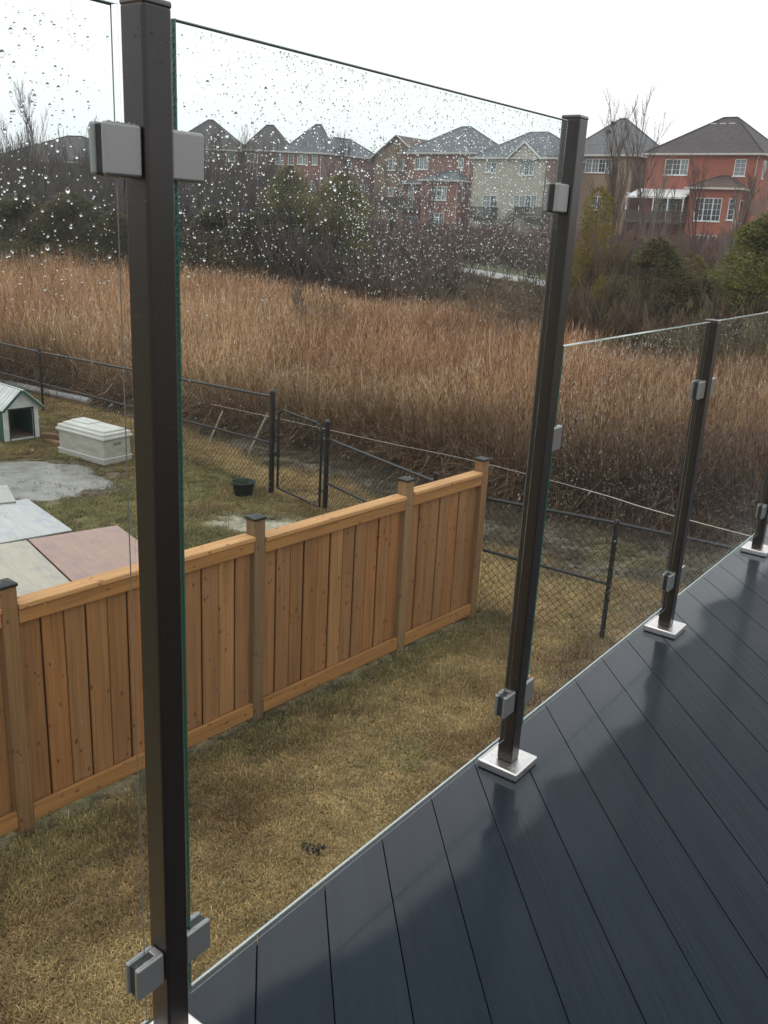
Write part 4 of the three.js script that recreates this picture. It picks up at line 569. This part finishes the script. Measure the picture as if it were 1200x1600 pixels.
function plant(kind, name, make, mats, label, category, a, r, s, turn, group, lean = 0) {
  if (!protos[kind]) { const o = thing(name, label, category, polar(a, r), turn, group), [t, c] = make(); part('trunk', t, mats[0], o); part(mats[2] || 'crown', c, mats[1], o); o.scale.setScalar(s); o.rotation.z = lean; protos[kind] = o; return o; }
  const o = copyOf(protos[kind], label, group); o.position.set(...polar(a, r)); o.rotation.set(0, turn, lean); o.scale.setScalar(s); return o;
}
const bareTall = (k, m) => [`bt${k}${m}`, 'bare_tree', () => bare(700 + k, 10, { kids: 7, depth: 3, splay: 0.55, up: 0.5, twig: 0.012, start: 0.2, r0: 0.14 }), [BK[m], BK[m], 'branches']];
const G1 = 'leafless trees in front of the houses', G2 = 'evergreen trees along the marsh edge';
for (const [k, m, l, a, r, s, t, lean = 0] of [
  [0, 'grey', 'tall pale bare tree at the very left edge of the view, rising above the thicket', -22.3, 96, 1.45, 0], [1, 'grey', 'tall feathery bare tree standing above the far-left dark roof, left of its ridge', -20.3, 100, 1.75, 1], [2, 'grey', 'thin bare tree top above the right end of the far-left dark roof', -18.2, 118, 1.6, 2], [0, 'grey', 'bushy bare tree top just left of the nearest railing post', -15.8, 105, 1.5, 3], [1, 'grey', 'pale bare tree just right of the nearest railing post, behind the roofs', -12.2, 158, 1.85, 4],
  [3, 'dark', 'dark forked bare tree in front of the pinkish house with slate roof', -8.4, 74, 0.82, 1], [3, 'dark', 'bare tree with dark trunk left of the olive cedars, before the brick houses', -10.4, 72, 0.66, 3.2], [2, 'dark', 'dark-trunked bare tree in front of the angled pink-brown house', -1.9, 84, 0.80, 2], [0, 'grey', 'wide pale bare tree crown rising behind the tan gabled house', 0.2, 172, 1.75, 2], [2, 'dark', 'dark bare tree beside the balcony of the red annex house', 0.6, 78, 0.80, 5],
  [1, 'dark', 'thin dark bare tree right of the olive cedars, before the pink-brown angled house', -2.7, 64, 0.86, 0.7], [2, 'brown', 'bare brown tree between the two olive cedars', -5.0, 60, 0.80, 1.9], [0, 'dark', 'bare tree just left of the olive cedars, its twigs over the brick house in mid-row', -7.5, 62, 0.84, 4.0], [1, 'brown', 'bare tree before the brown house just right of the nearest post', -9.8, 63, 0.88, 2.8], [3, 'brown', 'bare tree next to the upper right clamp of the nearest post', -11.3, 61, 0.84, 5.1], [2, 'dark', 'bare tree before the far-left dark roof, left of its windows', -20.6, 66, 0.92, 0.2], [1, 'dark', 'bare tree before the far-left dark roof, right of its windows', -17.6, 64, 0.86, 3.6], [0, 'brown', 'spreading bare tree between the nearest clamp and the far-left roof', -16.2, 66, 0.90, 1.1], [3, 'dark', 'slim bare tree before the tan gabled house', -0.6, 66, 0.78, 4.6], [2, 'brown', 'slim bare tree before the left wall of the red annex house', 1.6, 62, 0.66, 0.9],
  [1, 'brown', 'wispy bare tree just right of the tall middle post, behind the yellow-green shrub', 12.3, 40, 0.86, 1.6], [3, 'pale', 'wispy pale bare tree before the left end of the white canopy', 15.1, 41, 0.82, 2.9], [0, 'brown', 'wispy bare tree before the annex of the bright red house', 19.4, 40, 0.84, 0.5], [2, 'pale', 'wispy pale bare tree before the right wall of the bright red house', 21.4, 38, 0.80, 4.9],
  [4, 'brown', 'tall slender birch-like bare tree in front of the taupe house, nearer its window', 13.0, 56, 1.28, 0, 0.03], [4, 'brown', 'tall slender bare tree leaning right in front of the taupe house corner', 14.3, 54, 1.22, 2.4, -0.09], [1, 'brown', 'small bare tree in front of the white patio canopy', 17.1, 48, 0.86, 1], [4, 'pale', 'thin pale bare sapling before the red brick house, near its annex windows', 18.4, 45, 0.70, 4], [2, 'brown', 'brown bare tree among the shrubs below the white patio canopy', 15.6, 47, 0.72, 3]]) plant(...[...bareTall(k, m), l, 'bare tree', a, r, s * (r > 59 && r < 67 ? 0.84 : 0.64), t, G1, lean]);
const oliveP = [[0.17, 0.16, 0.065], [0.22, 0.20, 0.075], [0.27, 0.235, 0.085], [0.14, 0.13, 0.065]], darkP = [[0.12, 0.115, 0.066], [0.155, 0.145, 0.075], [0.20, 0.17, 0.085], [0.14, 0.11, 0.072]], yellowP = [[0.20, 0.165, 0.038], [0.25, 0.20, 0.045], [0.14, 0.125, 0.04], [0.28, 0.215, 0.06]], greenP = [[0.16, 0.18, 0.06], [0.21, 0.215, 0.068], [0.13, 0.14, 0.062], [0.27, 0.245, 0.08]], rustP = [[0.21, 0.145, 0.075], [0.17, 0.13, 0.068], [0.25, 0.19, 0.08], [0.14, 0.115, 0.06]];
const ev = (k, P, o = {}) => ['ev' + k, 'cedar_tree', () => evergreen(800 + k.charCodeAt(0) * 7 + k.length, 5, 1.35, o.n || 30000, P, o), [BK.brown, leafMat(0.45)]];
const kinds = { o: ev('olive', oliveP), d: ev('dark', darkP), g: ev('green', greenP, { cone: 0.6 }), y: ev('yellow', yellowP, { cone: 0, rag: 0.9, n: 15000, size: 0.07 }), u: ev('rust', rustP, { cone: 0, size: 0.06 }) };
for (const [k, l, a, r, s, t] of [
  ['o', 'tall olive cedar, left one of the pair before the brick houses', -6.5, 58, 1.18, 0], ['o', 'broad olive-brown cedar, right one of the pair before the brick houses', -3.5, 57, 1.14, 2], ['d', 'dark cedar tucked left of the olive pair', -8.3, 57, 1.02, 1], ['d', 'dark green cedar low in the thicket right of the nearest post', -10.7, 59, 1.08, 3], ['d', 'dark evergreen at the left edge of the thicket', -21.6, 64, 1.1, 4], ['d', 'dark evergreen in the thicket below the far-left roof', -18.8, 62, 1.15, 5], ['d', 'dark evergreen in the thicket left of the nearest clamp', -16.4, 61, 0.95, 0.5],
  ['y', 'yellow-green leafy shrub right beside the tall middle post', 11.5, 42, 0.96, 0], ['y', 'low yellow-green shrub at the foot of the tall middle post, behind the low glass', 12.2, 37, 0.5, 2], ['u', 'rust-brown shrub between the yellow shrub and the dark cedars', 13.7, 42, 0.66, 1], ['d', 'dark cedar below the taupe house corner', 15.2, 38, 0.70, 2], ['u', 'brown shrub below the white patio canopy', 16.3, 40, 0.6, 3], ['d', 'dark green cedar in front of the red house annex', 18.0, 38, 0.5, 1.2], ['g', 'mid-green cedar right of the annex windows', 20.5, 40, 0.80, 2.2], ['g', 'tall green cedar at the right edge, under the satellite dish', 22.3, 39, 1.0, 3.3], ['g', 'green cedar cut off by the right edge of the view', 24.2, 40, 1.12, 4.1], ['y', 'yellowish bush at the foot of the right-hand cedars', 20.9, 36.5, 0.42, 5], ['g', 'small green cedar in front of the right-hand cedars', 19.1, 36, 0.42, 5.5], ['d', 'dark cedar behind the rust-brown shrub', 14.4, 45, 0.56, 4.4], ['o', 'olive cedar in the gap below the patio canopy', 17.1, 45, 0.54, 5.2], ['g', 'green cedar just right of the dark annex cedar', 19.3, 43, 0.58, 0.7]])
  { const near = a > 10 ? 0.8 : 0.86, o = plant(...kinds[k], l, k === 'y' || k === 'u' ? 'shrub' : 'cedar', a, r * near, s, t, G2); const w = k === 'o' && a < 10 ? 1.45 : k === 'y' ? 0.72 : a > 10 ? 1.75 : 1.25; const low = k === 'd' && a < 0; o.scale.set(s * w * (low ? 1.4 : 1), s * (low ? 0.82 : 1.08), s * w * (low ? 1.4 : 1)); }
plant(...kinds.d, 'tiny round dark evergreen bush by the path, left of the tall middle post', 'evergreen bush', 7.9, 50, 0.2, 1, G2);
const sh = (k, m) => [`sh${k}${m}`, 'bare_shrub', () => bare(900 + k, 3, { stems: 9, lean: 0.4, splay: 0.6, depth: 2, kids: 5, n0: 4, up: 0.3, twig: 0.010, r0: 0.028, start: 0.25 }), [BK[m], BK[m], 'branches']];
[['leafless shrub beside the path, first from the left below the beige house', 4.6, 60, 0.62], ['leafless shrub beside the path, second from the left below the beige house', 5.7, 58, 0.66], ['leafless shrub beside the path, third from the left below the beige house', 6.7, 56.5, 0.6], ['leafless shrub beside the path, fourth from the left below the beige house', 7.6, 55, 0.66], ['leafless shrub beside the path, last before the tall middle post', 8.6, 53, 0.62]].forEach(([l, a, r, s], i) => plant(...sh(i % 2, 'brown'), l, 'bare shrub', a, r, s, i * 1.7, 'bare shrubs along the path'));
{ const k = plant(...sh(2, 'brown'), 'lone bare bush with upright stems standing among the reeds, left of the tall middle post', 'bare bush', 7.1, 24.6, 0.74, 0.4); k.position.y = 0.1; const j = plant(...sh(2, 'brown'), 'small bare bush at the far side of the reeds, below the olive cedars', 'bare bush', -4.6, 31, 0.75, 2.4); j.position.y = 0.1; }
[['tall leafless shrub with upright stems just right of the yellow-green shrub', 12.6, 34, 1.25], ['tall leafless shrub below the taupe house, beside the leaning tree', 14.0, 33, 1.1], ['twiggy brown shrub under the left end of the white canopy', 15.9, 33, 1.05], ['twiggy brown shrub below the annex windows of the bright red house', 18.6, 32, 0.95]].forEach(([l, a, r, s], i) => plant(...sh(3 + i % 2, 'brown'), l, 'bare shrub', a, r, s, i * 2.1 + 0.6, 'bare shrubs among the right-hand evergreens'));
{ // bare thicket along the far side of the marsh: nobody could count its stems
  const r = rng(606), kinds3 = [bare(950, 3, { stems: 8, lean: 0.3, splay: 0.6, depth: 2, kids: 6, n0: 4, up: 0.4, twig: 0.013, r0: 0.03, start: 0.15 }), bare(951, 3, { stems: 6, lean: 0.2, splay: 0.5, depth: 2, kids: 7, n0: 5, up: 0.5, twig: 0.013, r0: 0.032, start: 0.15 })].map(([t, b]) => mergeGeometries([t, b])), lists = [[], []], cols = [[], []];
  const put = (a, rr, s, h, c) => { const [x, y, z] = polar(a, rr), k = r() < 0.5 ? 0 : 1, v = 0.75 + 0.5 * r(); lists[k].push(mtx(x, y, z, r() * 6.28, s, h)); cols[k].push(rgb(c[0] * v, c[1] * v, c[2] * v)); };
  for (let i = 0; i < 640; i++) { const a = lerp(-32, -2.2, r()), f = interp(reedFar, a), d = r(), edge = smooth(-2, -9, a); put(a, f + 1.5 + 17 * d, 1.0 + 0.6 * r(), lerp(0.75, 1.2 + 0.9 * d, edge) * (0.75 + 0.5 * r()), r() < 0.35 ? [0.13, 0.092, 0.084] : [0.105, 0.09, 0.08]); }
  for (let i = 0; i < 130; i++) { const a = lerp(-3.2, 3.0, r()), f = interp(reedFar, a); put(a, f + 1 + 15 * r(), 0.8 + 0.4 * r(), 0.4 + 0.4 * r(), [0.15, 0.105, 0.085]); }
  for (let i = 0; i < 720; i++) { const a = lerp(-3, 27, r()), p = interp(pathR, a), d = r(); put(a, p + (a < 10 ? 9 : 5) + 26 * d, 1.0, (a < 10 ? 0.3 : 0.42) + 0.3 * r(), [0.17, 0.105, 0.088]); }
  for (let i = 0; i < 180; i++) { const a = lerp(4.2, 10, r()), f = interp(reedFar, a); put(a, lerp(f, interp(pathR, a) - 6, r()), 0.6, 0.12 + 0.16 * r(), [0.20, 0.14, 0.09]); }
  for (let i = 0; i < 520; i++) { const a = lerp(10.5, 32, r()), f = interp(reedFar, a); put(a, f + 1 + 20 * r(), 0.8 + 0.3 * r(), 0.3 + 0.5 * r(), r() < 0.6 ? [0.15, 0.11, 0.065] : [0.085, 0.066, 0.048]); }
  lists.forEach((l, k) => scatter('thicket', kinds3[k], std({ roughness: 0.9 }), l, scene, cols[k]));
}
renderer.render(scene, camera);
